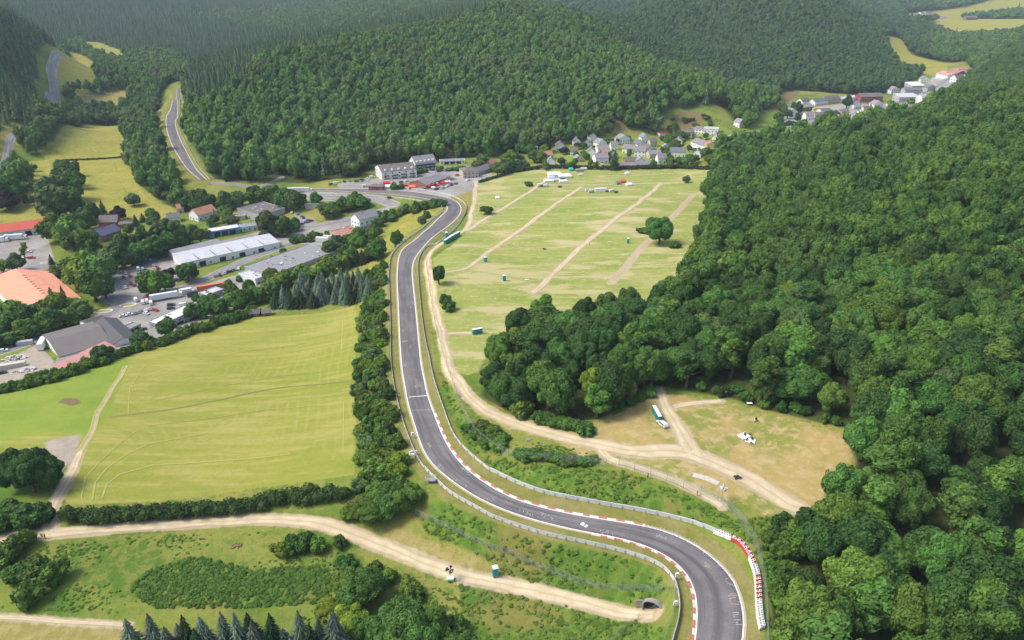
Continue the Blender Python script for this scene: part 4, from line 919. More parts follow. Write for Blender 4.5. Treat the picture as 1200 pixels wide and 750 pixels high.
mb.build('arch',root); mb=MB(); mb.face([(p[0],.5,p[1]) for p in ai],DARK); mb.build('interior',root)
mb=MB(); mb.box((-3.7,.4,-.8),(2.,.3,2.),CONC,.5,.8); mb.box((3.7,.4,-.8),(2.,.3,2.),CONC,-.5,.8); mb.build('wing_wall',root)
# ------------------------------------------------------------------ buildings
WIN=mat('window_glass',(.05,.06,.075),.15,var=.1,spec=.6); FRAMEM=mat('window_frame',(.75,.75,.73),.5); DOORM=mat('door_brown',(.14,.08,.05),.6); GATE=mat('dark_opening',(.03,.03,.035),.8)
COLS={'white':(.80,.79,.76),'cream':(.62,.55,.42),'grey':(.40,.40,.39),'yellow':(.62,.50,.25),'brick':(.33,.14,.09),'beige':(.50,.43,.34),'blue':(.10,.25,.45),'maroon':(.28,.06,.07),'palebl':(.55,.62,.68),'brown':(.22,.14,.10)}
ROOFS={'red':(.46,.085,.05),'salmon':(.66,.28,.17),'pink':(.52,.25,.22),'slate':(.15,.145,.16),'grey':(.25,.24,.25),'brown':(.15,.13,.125),'purple':(.22,.195,.20),'white':(.76,.76,.74),'cream':(.60,.57,.48),'rust':(.36,.17,.12),'light':(.47,.47,.49),'dark':(.085,.078,.08),'solar':(.09,.095,.16),'tile':(.42,.20,.13)}
_roof={}
def roofmat(k):
    """roof surface: courses of tiles or sheet ribs plus weathering"""
    if k in _roof: return _roof[k]
    c=ROOFS[k]; m,nt,out=new_mat('roof_'+k); tc=N(nt,'ShaderNodeTexCoord').outputs['Object']; pos=N(nt,'ShaderNodeNewGeometry').outputs['Position']
    w=N(nt,'ShaderNodeTexWave',{'Vector':tc,'Scale':.9,'Distortion':.3},bands_direction='X').outputs['Fac']
    f=noise(nt,pos,.3,4,.65); g=noise(nt,pos,2.,3)
    col=mixc(nt,math_(nt,'MULTIPLY',ramp(nt,f,.4,.7),.5),c4(c),c4(tuple(x*.62+.02 for x in c))); col=mixc(nt,math_(nt,'MULTIPLY',ramp(nt,g,.5,.8),.3),col,c4(tuple(min(1,x*1.3+.03) for x in c)))
    col=mixc(nt,math_(nt,'MULTIPLY',ramp(nt,w,.7,1.),.18),col,c4(tuple(x*.5 for x in c)))
    b=N(nt,'ShaderNodeBsdfPrincipled',{'Base Color':col,'Roughness':.7,'Specular IOR Level':.25}); nt.links.new(b.outputs[0],out.inputs[0]); _roof[k]=m; return m
def wallmat(k): return mat('wall_'+k,COLS[k],.85,var=.2,scale=.25,dirt=tuple(x*.7 for x in COLS[k]))
FOOT=[]
def bld(name,label,A,B,depth,h,roof,rise,wk,rk,ridge='ab',cat='house',group=None,skew=None,win=True,chim=True,over=.4,floors=None,door=True,gate=0):
    """A,B: pixels of the visible base line; depth in metres away from the camera, or pixel C of the corner behind B"""
    a,b=g1(*A),g1(*B); d=b[:2]-a[:2]; L=float(np.linalg.norm(d)); ux=d/L; uy=np.array([-ux[1],ux[0]])
    if isinstance(depth,tuple):
        c=g1(*depth); e=c[:2]-b[:2]; W=float(abs(e@uy)); W=max(W,3.)
    else: W=float(depth)
    z=min(a[2],b[2],float(hgt(*(a[:2]+uy*W))),float(hgt(*(b[:2]+uy*W)))); dz=max(a[2],b[2],float(hgt(*(b[:2]+uy*W))))-z
    root=thing(name,label,cat,(a[0],a[1],z),math.atan2(ux[1],ux[0]),group); H=h+min(dz,3)*.6
    FOOT.append((a[:2]+ux*L/2+uy*W/2,math.hypot(L,W)/2))
    wm,rm=wallmat(wk),roofmat(rk); mb=MB()
    along=(ridge=='ab')
    # walls incl. gables
    mb.box((L/2,W/2,-1),(L,W,H+1),wm)
    if roof=='gable':
        if along:
            for x in (0.,L): mb.face([(x,0,H),(x,W,H),(x,W/2,H+rise)],wm)
        else:
            for y in (0.,W): mb.face([(0,y,H),(L,y,H),(L/2,y,H+rise)],wm)
    if roof=='shed':
        mb.face([(0,W,H),(L,W,H),(L,W,H+rise),(0,W,H+rise)],wm)
        for x in (0.,L): mb.face([(x,0,H),(x,W,H),(x,W,H+rise)],wm)
    mb.build('wall',root)
    mb=MB(); o=over; t=.22
    def slab(p):  # thick roof plane
        q=[(x,y,z_+t) for x,y,z_ in p]; mb.face(q,rm); mb.face(p[::-1],rm)
        for i in range(len(p)): j=(i+1)%len(p); mb.face([p[i],p[j],q[j],q[i]],rm)
    rz_=None
    if roof=='gable':
        if along:
            s=rise/(W/2); slab([(-o,-o,H-o*s+.02),(L+o,-o,H-o*s+.02),(L+o,W/2,H+rise+.02),(-o,W/2,H+rise+.02)]); slab([(-o,W/2,H+rise+.02),(L+o,W/2,H+rise+.02),(L+o,W+o,H-o*s+.02),(-o,W+o,H-o*s+.02)])
        else:
            s=rise/(L/2); slab([(-o,-o,H-o*s+.02),(L/2,-o,H+rise+.02),(L/2,W+o,H+rise+.02),(-o,W+o,H-o*s+.02)]); slab([(L/2,-o,H+rise+.02),(L+o,-o,H-o*s+.02),(L+o,W+o,H-o*s+.02),(L/2,W+o,H+rise+.02)])
    elif roof=='hip':
        k=min(L,W)/2; r1,r2=((k,W/2,H+rise),(L-k+.01,W/2,H+rise)) if L>=W else ((L/2,k,H+rise),(L/2,W-k,H+rise))
        c0,c1,c2,c3=(-o,-o,H),(L+o,-o,H),(L+o,W+o,H),(-o,W+o,H)
        if L>=W: fs=[[c0,c1,r2,r1],[c1,c2,r2],[c2,c3,r1,r2],[c3,c0,r1]]
        else: fs=[[c0,c1,r1],[c1,c2,r2,r1],[c2,c3,r2],[c3,c0,r1,r2]]
        for f_ in fs: mb.face(f_,rm)
        mb.face([c3,c2,c1,c0],rm)
    elif roof=='shed':
        s=rise/W; slab([(-o,-o,H-o*s+.02),(L+o,-o,H-o*s+.02),(L+o,W+o,H+rise+o*s+.02),(-o,W+o,H+rise+o*s+.02)])
    else:
        rr_=random.Random(int(L*10))
        for i in range(int(L*W/70)): mb.box((L*rr_.uniform(.1,.9),W*rr_.uniform(.15,.85),H+.2),(rr_.uniform(.8,2.),rr_.uniform(.8,1.4),rr_.uniform(.3,.7)),rr_.choice([STEEL,GREYP,roofmat('light')]))
        slab([(-.15,-.15,H+.02),(L+.15,-.15,H+.02),(L+.15,W+.15,H+.02),(-.15,W+.15,H+.02)])
        for (x0,y0,x1,y1) in ((-.2,-.25,L+.2,-.05),(-.2,W+.05,L+.2,W+.25),(-.25,-.05,-.05,W+.05),(L+.05,-.05,L+.25,W+.05)): mb.box(((x0+x1)/2,(y0+y1)/2,H-.1),(x1-x0,y1-y0,.75),wm)
    rf=mb.build('roof',root)
    if chim and roof in('gable','hip'):
        mb=MB(); zc=H+rise-.4; cx,cy=(L*.3,W*.5+.5) if along else (L*.5+.5,W*.35); mb.box((cx,cy,zc-.8),(.7,.7,2.1),wallmat('brick')); mb.build('chimney',rf)
    nf=floors or max(1,int(H/2.9))
    if win:
        def window(x,y,z_,ry,w=1.2,hh=1.3):
            mb=MB(); n_=.04
            c_,s_2=math.cos(ry),math.sin(ry)
            def q(u,v,dp): return (x+u*c_+dp*s_2, y+u*s_2-dp*c_, z_+v)
            mb.face([q(-w/2,0,n_),q(w/2,0,n_),q(w/2,hh,n_),q(-w/2,hh,n_)],WIN); f_=mb.build('window',root)
            mb=MB()
            for (u0,v0,u1,v1) in ((-w/2-.1,-.1,w/2+.1,0),(-w/2-.1,hh,w/2+.1,hh+.1),(-w/2-.1,0,-w/2,hh),(w/2,0,w/2+.1,hh),(-.04,0,.04,hh)):
                mb.face([q(u0,v0,n_+.03),q(u1,v0,n_+.03),q(u1,v1,n_+.03),q(u0,v1,n_+.03)],FRAMEM)
            mb.build('frame',f_)
        nx=max(1,min(9,int(L/3.2))); ny=max(1,min(5,int(W/3.6)))
        for fl in range(nf):
            z_=1.+fl*2.9
            if z_+1.5>H+.2: break
            for i in range(nx):
                if fl==0 and i==nx//2 and door: continue
                window(L*(i+.5)/nx,0,z_,0)
            side=0. if a[0]+L>0 else 0.
            # the side wall turned towards the viewer
            mid=(a[:2]+b[:2])/2; seeR=((-(b[:2]))@ux)>0
            for i in range(ny): 
                if seeR: window(L,W*(i+.5)/ny,z_,PI/2)
                elif (a[:2]@ux)>0: window(0,W*(i+.5)/ny,z_,-PI/2)
    if roof=='gable' and rise>2.5 and win:
        pass
    if door:
        mb=MB(); mb.box((L*(max(1,min(9,int(L/3.2)))//2+.5)/max(1,min(9,int(L/3.2))),-.02,0),(1.1,.1,2.1),DOORM); mb.build('door',root)
    for g_ in range(gate):
        mb=MB(); gw_=min(4.,L/(gate+1)*.8); mb.box((L*(g_+1)/(gate+1),-.03,0),(gw_,.12,min(3.4,H-.6)),GATE); mb.build('gate',root)
    if skew:
        kx=float(e@ux)/W; done=set()
        def sh(o_):
            for ch in o_.children:
                if ch.data.name not in done:
                    done.add(ch.data.name)
                    for v_ in ch.data.vertices: v_.co.x+=kx*v_.co.y
                sh(ch)
        sh(root); root['_K']=kx
    root['_L']=L; root['_W']=W; root['_H']=H; return root
def clean(o):
    for k in ('_L','_W','_H','_K'): 
        if k in o: del o[k]
def dims(o): return o['_L'],o['_W'],o['_H']
shed=bld('retail_shed','long red-roofed shed at the left edge of the picture',(-30,284),(55,273),20,4.5,'gable',3.5,'palebl','red',cat='building',chim=False,gate=3)
hall=bld('market_hall','large hall with a salmon-orange roof at the left edge',(22,371),(100,361),(60,329),5,'gable',4.,'white','salmon',ridge='bc',cat='building',chim=False,skew=True)
L,W,H=dims(hall)
mb=MB(); 
for i in range(9): mb.box((L/2+hall['_K']*(W*.15+i*W*.075),W*.15+i*W*.075,H+4.05),(1.3,.9,.35),wallmat('brown'))
mb.build('roof_vents',hall)
bld('workshop','dark-roofed workshop with white gable and open gate, right one of the pair',(131,408),(162,400),(145,385),4.6,'gable',2.4,'white','dark',ridge='bc',cat='building',chim=False,gate=1,door=False)
bld('workshop','dark-roofed workshop gable facing the turning circle, behind the open-gate one',(107,393),(128,387),12,4.6,'gable',2.2,'white','dark',ridge='ab',cat='building',chim=False,win=False,door=False)
bld('workshop','broad workshop with dark weathered roof beside the white lorry',(70,419),(131,405),(112,390),4.4,'gable',2.8,'white','brown',cat='building',chim=False)
bld('lean_to','low lean-to shed with faded pink roof along the field hedge',(75,436),(137,415),6.5,2.6,'shed',1.4,'white','pink',cat='shed',chim=False,win=False)
bld('warehouse','small warehouse with a bright white flat roof near the parked lorries',(190,387),(232,372),9,4,'flat',0,'grey','white',cat='building',chim=False,gate=1)
hl=bld('factory_hall','long low hall with white sheet roof panels in the middle of the valley',(214,317),(328,290),17,4.2,'shed',1.6,'white','light',cat='building',chim=False,gate=4)
L,W,H=dims(hl); mb=MB()
for i in range(1,6): mb.box((L*i/6,W/2,H+.95),(.5,W*.98,.35),roofmat('grey'))
mb.build('roof_seams',hl)
bld('shed','long low grey shed between the white-panelled and grey halls',(243,352),(262,345),7,3,'flat',0,'grey','light',cat='shed',chim=False)
bld('annex','light-roofed annex at the left end of the flat grey hall',(281,329),(300,334),9,3.6,'flat',0,'white','light',cat='building',chim=False)
bld('garage','row of low garages behind the workshop gable',(150,392),(166,386),5,2.6,'flat',0,'beige','grey',cat='garage',chim=False,gate=2,win=False)
bld('house','white house half hidden by trees left of the solar-roofed house',(84,262),(94,261),8,4,'gable',3.4,'white','brown')
bld('house','small pink-walled house behind the purple beech',(208,250),(216,249),7,3.4,'gable',2.8,'beige','rust')
bld('shed','dark garden shed at the wood edge near the hay field',(292,372),(304,371),5,2.2,'gable',1.4,'brown','dark',cat='shed',chim=False,win=False)
bld('shed','second dark shed at the wood edge near the hay field',(308,371),(318,369.5),4,2.,'gable',1.2,'brown','brown',cat='shed',chim=False,win=False)
bld('factory_hall','low grey hall behind the white-panelled hall',(205,306),(262,292),14,3.6,'gable',1.8,'grey','grey',cat='building',chim=False,win=False)
bld('flat_hall','big flat dark-grey roofed hall right of the white-panelled hall',(289,324),(322,330),(394,297),4.6,'flat',0,'grey','grey',cat='building',chim=False,skew=True)
cw=bld('petrol_station','flat cream-roofed station with a blue front',(246,279),(282,273),9,4,'flat',0,'blue','cream',cat='building',chim=False,gate=3,door=False)
bld('office_block','low blue and white office beside the cream-roofed station',(284,272),(308,268),8,3.,'flat',0,'palebl','grey',cat='building',chim=False)
bld('factory_hall','old factory with broad brown-grey flat roof below the wood',(279,252),(304,260),(328,248),4.2,'flat',0,'grey','brown',cat='building',chim=False,win=False)
bld('garage','small cream garage behind the blue station',(267,260),(288,257),6,2.6,'flat',0,'cream','grey',cat='garage',chim=False,win=False)
bld('house','white house with half red tiled roof left of the factory',(222,257),(233,260),(247,251),4.6,'gable',4,'white','tile',ridge='bc')
bld('house','brick house with brown dormer roof below the yellow pasture',(117,267),(138,266),9,4,'gable',4,'brick','brown')
bld('house','small brick annex with flat brown roof right of the dormer house',(140,268),(156,266),7,3,'hip',1.5,'brick','brown')
bld('house','house with dark solar-panelled roof hemmed in by trees',(107,281),(121,284),(145,277),4.6,'gable',3.6,'brown','solar',ridge='bc')
bld('house','grey-roofed cottage behind the tall poplars',(197,262),(212,260),8,3.6,'gable',3,'white','slate')
bld('house','large white house with grey roof on the village road bend',(412,266),(422,269),(441,260),6.4,'gable',3.8,'white','grey',ridge='bc')
bld('garage','low garages with brown flat roof beside the village road',(387,279),(401,282),(418,272),3,'flat',0,'beige','rust',cat='garage',chim=False,gate=2)
bld('garage','small grey-roofed shelter among the roadside bushes',(358,245),(378,244),6,2.8,'flat',0,'grey','grey',cat='garage',chim=False,win=False)
ht=bld('hotel','long white hotel with brown dormer roof at the wood edge',(440,206),(448,210.5),(481,204),7.4,'gable',3.6,'white','brown',ridge='bc',cat='hotel')
h2=bld('hotel','tall white chalet hotel with dark balconies and grey roof',(480,198),(487,201),(509,197),7.4,'gable',5,'white','grey',ridge='bc',cat='hotel')
for hh in (ht,h2):
    L,W,H=dims(hh); n=5
    for i in range(n):
        mb=MB(); y=W*(i+.6)/(n+.2); mb.box((L-1.3,y,H+.3),(1.5,1.6,1.5),wallmat('white')); mb.build('dormer',hh)
L,W,H=dims(h2)
for fl in (2.6,5.2):
    mb=MB(); mb.box((L+.7,W/2,fl),(1.3,W*.92,1.0),mat('dark_timber',(.06,.045,.04),.8)); mb.build('balcony',h2)
L,W,H=dims(ht)
for i in range(4):
    for fl in (2.6,5.):
        mb=MB(); mb.box((L+.5,W*(i+.5)/4,fl),(1.,W*.15,1.),wallmat('brown')); mb.build('balcony',ht)
bld('garage','long flat white and brown row beside the chalet hotel',(516,193),(545,191.5),6,3,'flat',0,'white','grey',cat='garage',chim=False,gate=3)
bld('inn','brown stone inn at the corner of the campsite meadow',(543,209),(561,207.5),14,6.,'hip',2.6,'beige','brown',cat='building')
bld('house','long low grey-roofed house right of the brown inn',(563,205),(577,201),12,3.4,'gable',2.6,'grey','slate',chim=False)
bld('inn','restaurant with wide grey roof behind the red parasols',(480,218),(500,221),(516,213),3.6,'gable',2.6,'brick','purple',ridge='bc',cat='building')
bld('inn','second restaurant wing with grey roof right of the first',(505,212),(528,211),12,3.4,'gable',2.4,'beige','grey',cat='building')
bld('kiosk','brown roadside kiosk with red walls beside the track',(432,223),(449,223),7,2.8,'hip',1.4,'maroon','brown',cat='kiosk',chim=False)
bld('house','cream summer house with steep dark hipped roof below the wood',(604,189),(614,189),8,3,'hip',3.6,'cream','dark')
bld('house','red brick house at the far left of the village',(576,197),(583,195),7,3.6,'gable',3,'brick','tile')
V0=[((688,183),(697,183),'white','grey','white cottage left of the second village row'),((692,166),(699,166),'white','slate','small white gabled house beside the hillside lane'),((716,176),(724,176),'white','purple','white house between the two village rows'),((747,174),(756,174),'white','slate','white house behind the village centre'),((752,167),(760,167),'white','grey','white house above the village centre'),((762,172),(770,172),'beige','brown','beige house below the red bungalow'),((790,170),(799,170),'white','grey','white house left of the large purple-roofed house'),((771,192),(781,191.5),'white','purple','white house left below the slate-roofed house'),((668,183),(676,183),'white','brown','white brown-roofed house above the low cottages'),((641,195),(650,195),'white','grey','small white house below the reddish-roofed one'),((672,171),(680,171),'white','slate','white house at the wood edge left of the hillside lane'),((622,182),(630,182),'white','brown','white house left of the reddish-brown roof'),((834,166),(843,165.5),'white','grey','white house between yellow house and cubic house'),((812,185),(821,185),'white','slate','white house below the large purple roof'),((705,186),(712,186),'cream','rust','cream house with rusty roof in the village rows'),((866,150),(873,149),'white','grey','white house hidden at the edge of the upper wood')]
for a_,b_,wk,rk,lb in V0: bld('house',lb,a_,b_,8.5,4.8,'gable',3.6,wk,rk,ridge='bc' if rk in('grey','slate') else 'ab')
V=[((631,188),(648,187),10,4.4,3.6,'beige','rust','house with reddish-brown roof, leftmost in the village'),((651,177),(662,177),10,5,4,'white','brown','white house with brown roof against the wood'),((656,193),(664,192.5),8,3.4,3,'white','slate','small white cottage behind the tall hedge'),((674,190),(683,189.5),8,3.2,2.8,'beige','grey','low grey-roofed cottage among hedges'),
((686,174),(694,174),8,4,3.,'white','slate','white gabled house at the foot of the hill'),((701,173),(711,172.5),9,4.6,4,'white','grey','white gabled house beside the hillside lane'),((698,192),(713,191),10,5,4,'white','grey','white house left of the tall dark conifer'),((701,181),(714,180),9,4.6,4,'white','grey','grey-roofed house in the second village row'),
((726,169),(738,169.5),10,6,4,'white','grey','tall white house highest on the village slope'),((729,179.5),(742,180),9,4.6,4,'white','purple','white house with purplish roof in the village middle'),((743,183.5),(756,184),10,5.4,4,'white','purple','large white house in the village centre'),((757,181.5),(766,179.5),9,5,4,'white','brown','narrow house joined to the large village house'),
((733,193),(746,192.5),9,3,3,'brick','brown','brown-roofed barn in front of the village'),((728,198),(765,196),9,2.6,2.4,'brown','purple','long barn with purple-brown roof at the meadow edge'),((761,186),(775,185),9,4,3.2,'beige','grey','beige house right of the village centre'),((785,183.5),(803,183.5),11,4.2,4,'white','slate','house with big dark slate roof at village right'),
((776,176),(784,176),8,3.6,3,'grey','grey','grey cottage behind the slate-roofed house'),((773,161.5),(786,161),8,3.2,1.6,'white','red','bungalow with bright red roof'),((798,160),(811,160),9,3.6,3,'beige','brown','brown-roofed house on the upper lane'),((811,157),(825,157),9,4,3,'white','purple','white house with grey hipped roof on the upper lane'),
((809,174),(827,175),12,5,4.4,'white','purple','large white house with purple-brown roof'),((828,176.5),(839,175.5),10,5.4,3.4,'yellow','rust','yellow house beside the large white one'),((851,167),(861,168),10,5.4,3.4,'white','brown','white house at the edge of the right wood'),((843,178),(853,178),8,3,2,'grey','grey','grey shed below the white edge house'),((745,193),(756,193),8,3.4,3,'white','grey','white cottage in front of the village centre'),((716,186),(724,186),7,3.2,2.6,'beige','brown','small brown cottage beside the dark conifer'),((859,119),(865,119),7,4,2.5,'white','grey','lone pale house tucked in the wood above the village')]
for a_,b_,dp,h_,r_,wk,rk,lb in V:
    bld('house',lb,a_,b_,dp,h_*1.05,'hip' if 'hipped' in lb else 'gable',r_*.85,wk,rk,ridge='ab' if ((b_[0]-a_[0])>12 or 'purpl' in lb) else 'bc')
md=bld('house','modern white cubic house on the upper lane',(824,158.5),(841,157.5),10,5.6,'flat',0,'white','light')
RV0=[((924,137),(934,136.5),'white','grey','white cottage at the near left of the far village'),((940,124),(948,123.5),'white','brown','white brown-roofed house above the long barn'),((944,141),(953,140.5),'white','purple','white house at the near edge of the far village'),((976,146),(986,145.5),'beige','rust','beige house nearest the wood in the far village'),((997,140),(1006,139),'white','grey','white house right of the ochre cottage'),((1000,128),(1009,127),'white','slate','white house below the maroon barn'),((1012,134),(1022,133),'cream','brown','cream house between maroon barn and wood'),((1024,127),(1034,126),'white','grey','white house right of the yellow container'),((1080,120),(1090,118),'white','light','white shed at the right of the quarry yard'),((1086,108),(1096,106),'grey','slate','grey shed in the quarry yard'),((1079,97),(1088,96),'white','grey','white house at the foot of the far hill'),((1120,96),(1130,93),'white','brown','white house right of the maroon quarry barn'),((1044,110),(1054,109),'white','grey','white house behind the stepped hall'),((1122,86),(1131,84),'cream','rust','last cream house at the far end of the valley road')]
for a_,b_,wk,rk,lb in RV0: bld('house',lb,a_,b_,10,5.4,'gable',4,wk,rk,ridge='bc' if rk in('grey','slate') else 'ab',chim=False)
RV=[((921,130),(934,129),12,4,1,'grey','slate','flat','dark shed at the left end of the far village'),((935,131),(953,128.5),12,4,3,'brown','grey','gable','long grey barn in the far village'),((955,124),(970,122.5),11,5,3.4,'white','slate','gable','white farmhouse in the far village'),((968,122),(984,120.5),12,6,4,'yellow','brown','gable','yellow house with brown roof in the far village'),
((985,120.5),(1007,118),13,5,1,'white','light','flat','long pale flat hall in the far village'),((1008,120),(1034,119),16,7,4,'maroon','brown','gable','large maroon barn in the far village'),((1053,120),(1077,117),16,6,3,'grey','light','shed','stepped hall with white roofs, lower part'),((1060,112),(1080,110),14,6,3,'grey','slate','gable','stepped hall behind the white roofs'),((1068,106),(1083,104),18,6,3,'grey','white','shed','white-roofed hall by the quarry yard'),
((1037,128),(1060,131),12,4,2,'grey','white','gable','white-roofed barn half hidden by the near wood'),((1096,92),(1110,92),22,7,4,'white','pink','gable','pink-roofed barn at the quarry end'),((1108,91),(1120,90),20,7,4,'maroon','rust','gable','maroon barn at the quarry end'),((955,139),(968,138.5),10,4,3,'beige','brown','gable','brown cottage left of the lower pair'),((971,139.5),(985,139),12,5,3.6,'beige','grey','gable','grey cottage right of the lower pair'),((985,136),(995,135),9,4,3,'yellow','brown','gable','ochre cottage at the end of the lower row'),((962,133),(972,132),8,3.4,2,'white','slate','gable','small white house in front of the yellow tents')]
for a_,b_,dp,h_,r_,wk,rk,rt,lb in RV: bld('barn' if 'barn' in lb or 'hall' in lb else 'house',lb,a_,b_,dp,h_,rt,r_,wk,rk,cat='barn' if 'barn' in lb or 'hall' in lb else 'house',chim=False)
FV=[((1072,22),(1077,21.8),'white','slate','far white house left of the distant hamlet'),((1079,19),(1084,18.8),'white','grey','far white house behind the distant hamlet'),((1088,21),(1096,20.8),'maroon','rust','red-brown house in the distant hamlet'),((1097,22),(1108,21.6),'white','pink','pink-roofed hall in the distant hamlet'),((1085,18),(1092,17.8),'beige','brown','brown house at the back of the distant hamlet'),((1013,34.5),(1025,34),'white','light','far pale barn below the distant wood'),((1132,23.5),(1145,23.2),'brown','brown','long brown barn by the distant field')]
for a_,b_,wk,rk,lb in FV: bld('house',lb,a_,b_,14,7,'gable',5,wk,rk,win=False,chim=False)
for o in list(COL.objects): clean(o)
# ------------------------------------------------------------------ vehicles
_car={}
TYRE=mat('tyre',(.03,.03,.03),.9); RIM=mat('rim',(.45,.45,.46),.4,.6); GLASS=mat('car_glass',(.03,.035,.04),.1,spec=.7); LAMP=mat('lamp_glass',(.7,.68,.6),.2); TAIL=mat('tail_lamp',(.4,.03,.02),.3)
def paint(c): return mat('paint_%d_%d_%d'%tuple(int(x*99) for x in c),c,.3,var=.05,spec=.6)
def wheel_mesh():
    mb=MB(); mb.tube((0,-.11,0),(0,.11,0),.33,.33,TYRE,14); mb.tube((0,-.125,0),(0,.125,0),.2,.2,RIM,10); return mb.mesh('wheel')
WHEEL=wheel_mesh()
def car_proto(col,typ):
    k=(col,typ)
    if k in _car: return _car[k]
    m=paint(col); mb=MB(); w=.88
    if typ=='van': prof=[(-2.4,.35),(2.3,.35),(2.4,.8),(2.25,1.15),(1.75,1.35),(1.3,2.0),(-2.35,2.05),(-2.45,1.1)]; gl=[(1.72,1.36,1.33,1.95)]
    elif typ=='estate': prof=[(-2.2,.32),(2.15,.32),(2.25,.6),(2.1,.86),(1.1,.98),(.45,1.42),(-1.75,1.45),(-2.2,.95)]; gl=[]
    else: prof=[(-2.1,.32),(2.0,.32),(2.12,.55),(2.,.8),(1.0,.95),(.35,1.38),(-.9,1.42),(-1.65,1.0),(-2.12,.92)]; gl=[]
    # body: lower sill full width, roof narrowed
    n=len(prof); V=[]
    def wd(z): return w if z<1.0 else w-(z-1.0)*(.38 if typ!='van' else .12)
    for s in (-1,1):
        for x,z in prof: V.append((x,s*wd(z),z))
    b0=len(mb.v); mb.v+=V; mi=mb.mi(m)
    for i in range(n):
        j=(i+1)%n; mb.f.append((b0+i,b0+j,b0+n+j,b0+n+i)); mb.m.append(mi)
    mb.f.append(tuple(b0+i for i in range(n))[::-1]); mb.m.append(mi); mb.f.append(tuple(b0+n+i for i in range(n))); mb.m.append(mi)
    body=mb.mesh('body')
    g=MB()
    if typ=='van':
        g.face([(1.80,-.78,1.37),(1.80,.78,1.37),(1.36,.72,1.97),(1.36,-.72,1.97)],GLASS)
        for s in (-1,1): g.face([(1.6,s*.885,1.3),(.6,s*.885,1.3),(.6,s*.80,1.85),(1.25,s*.80,1.85)],GLASS)
    else:
        xr=-1.72 if typ=='estate' else -.92; xb=-2.1 if typ=='estate' else -1.6
        g.face([(1.08,-.76,1.01),(1.08,.76,1.01),(.5,.70,1.40),(.5,-.70,1.40)],GLASS)
        g.face([(xb,-.72,1.06),(xr-.04,-.68,1.39),(xr-.04,.68,1.39),(xb,.72,1.06)],GLASS)
        for s in (-1,1): g.face([(.9,s*.895,1.02),(xb+.25,s*.895,1.02),(xr+.1,s*.76,1.36),(.42,s*.76,1.36)],GLASS)
    glass=g.mesh('window'); lm=MB(); lm.box((2.06 if typ!='van' else 2.36,.6,.62),(.12,.34,.14),LAMP); lamp=lm.mesh('headlight')
    _car[k]=(body,glass,lamp); return _car[k]
def car(px,py,ang,col,label,typ='hatch',cat='car',group=None,s=1.):
    """ang: heading in degrees in the ground plane, 0 = to the right of the picture, 90 = away"""
    p=g1(px,py); body,glass,lamp=car_proto(col,typ); r=thing('parked_'+('van' if typ=='van' else 'car'),label,cat,(p[0],p[1],p[2]+off(p[1])*.8),math.radians(ang),group)
    if s!=1: r.scale=(s,s,s)
    link('body',body,r); link('window',glass,r)
    link('headlight',lamp,r,(0,0,0)); link('headlight',lamp,r,(0,-1.2,0))
    for x in (1.35,-1.35):
        for y in (-.8,.8): link('wheel',WHEEL,r,(x,y,.33))
    return r
W_=(.72,.72,.70);S_=(.42,.44,.46);K_=(.03,.032,.035);R_=(.5,.03,.03);B_=(.05,.1,.3);G_=(.05,.09,.06);Y_=(.65,.45,.08);DR=(.25,.02,.03);LB=(.35,.45,.55);GY_=(.2,.2,.21)
PKX=lambda x,y:(110+x/9.375,290+y/9.375)
for x,y,c,l,t,a in [(160,272,K_,'black car in the far left corner of the car park','hatch',60),(272,277,W_,'white car in the left of the car park','hatch',20),(325,232,K_,'black car second along the back edge of the car park','estate',60),(352,288,S_,'silver car beside the bright red one','hatch',115),(397,318,R_,'bright red car in the middle of the car park','hatch',120),(326,334,G_,'dark green estate in the middle of the car park','estate',120),(232,364,GY_,'grey car at the left edge of the car park','hatch',120),(347,446,W_,'white car lowest in the car park','hatch',125),(410,400,DR,'dark red car left of its twin near the trees','hatch',125),(440,420,DR,'dark red estate close under the trees','estate',125),(450,197,K_,'black car third along the back edge of the car park','hatch',60),(490,248,W_,'white van in the double row of the car park','van',120),(535,242,LB,'pale blue estate in the double row','estate',120),(570,264,K_,'black car behind the pale blue estate','hatch',120),(540,174,GY_,'grey car in the back row, left of the line of four','hatch',60),(590,162,K_,'black car in the back row, second of four','hatch',60),(626,148,W_,'white car in the back row, third of four','hatch',60),(665,142,B_,'blue car at the right end of the back row','hatch',60),(660,208,LB,'light blue car right of the double row','hatch',120),(665,243,Y_,'yellow car behind the round trees','hatch',120),(706,234,DR,'dark car with red roof right of the yellow one','hatch',120),(567,565,R_,'red car beside the white vans on the lower yard','hatch',120),(462,588,W_,'white van nearest the planted traffic island','van',130),(540,618,W_,'white pickup behind the planted traffic island','van',120),(585,605,W_,'white van left of the long trailer','van',120),(630,625,W_,'white van touching the long trailer end','van',120),(675,698,R_,'red car in front of the long white trailer','hatch',150),(575,735,W_,'white car at the bottom of the lower yard','hatch',150),(850,640,K_,'black car beside the long white trailer','estate',20),(850,678,K_,'black car on a low trailer in the lower yard','estate',20),(990,645,W_,'white van in front of the warehouse','van',20),(795,100,K_,'black car by the little white canopy','hatch',30),(850,97,R_,'dark red car by the little white canopy','hatch',30),(720,545,K_,'black car under the round trees','hatch',30)]:
    px,py=PKX(x,y); car(px,py,a,c,l,t)
C6=lambda x,y:(200+x/5,180+y/5)
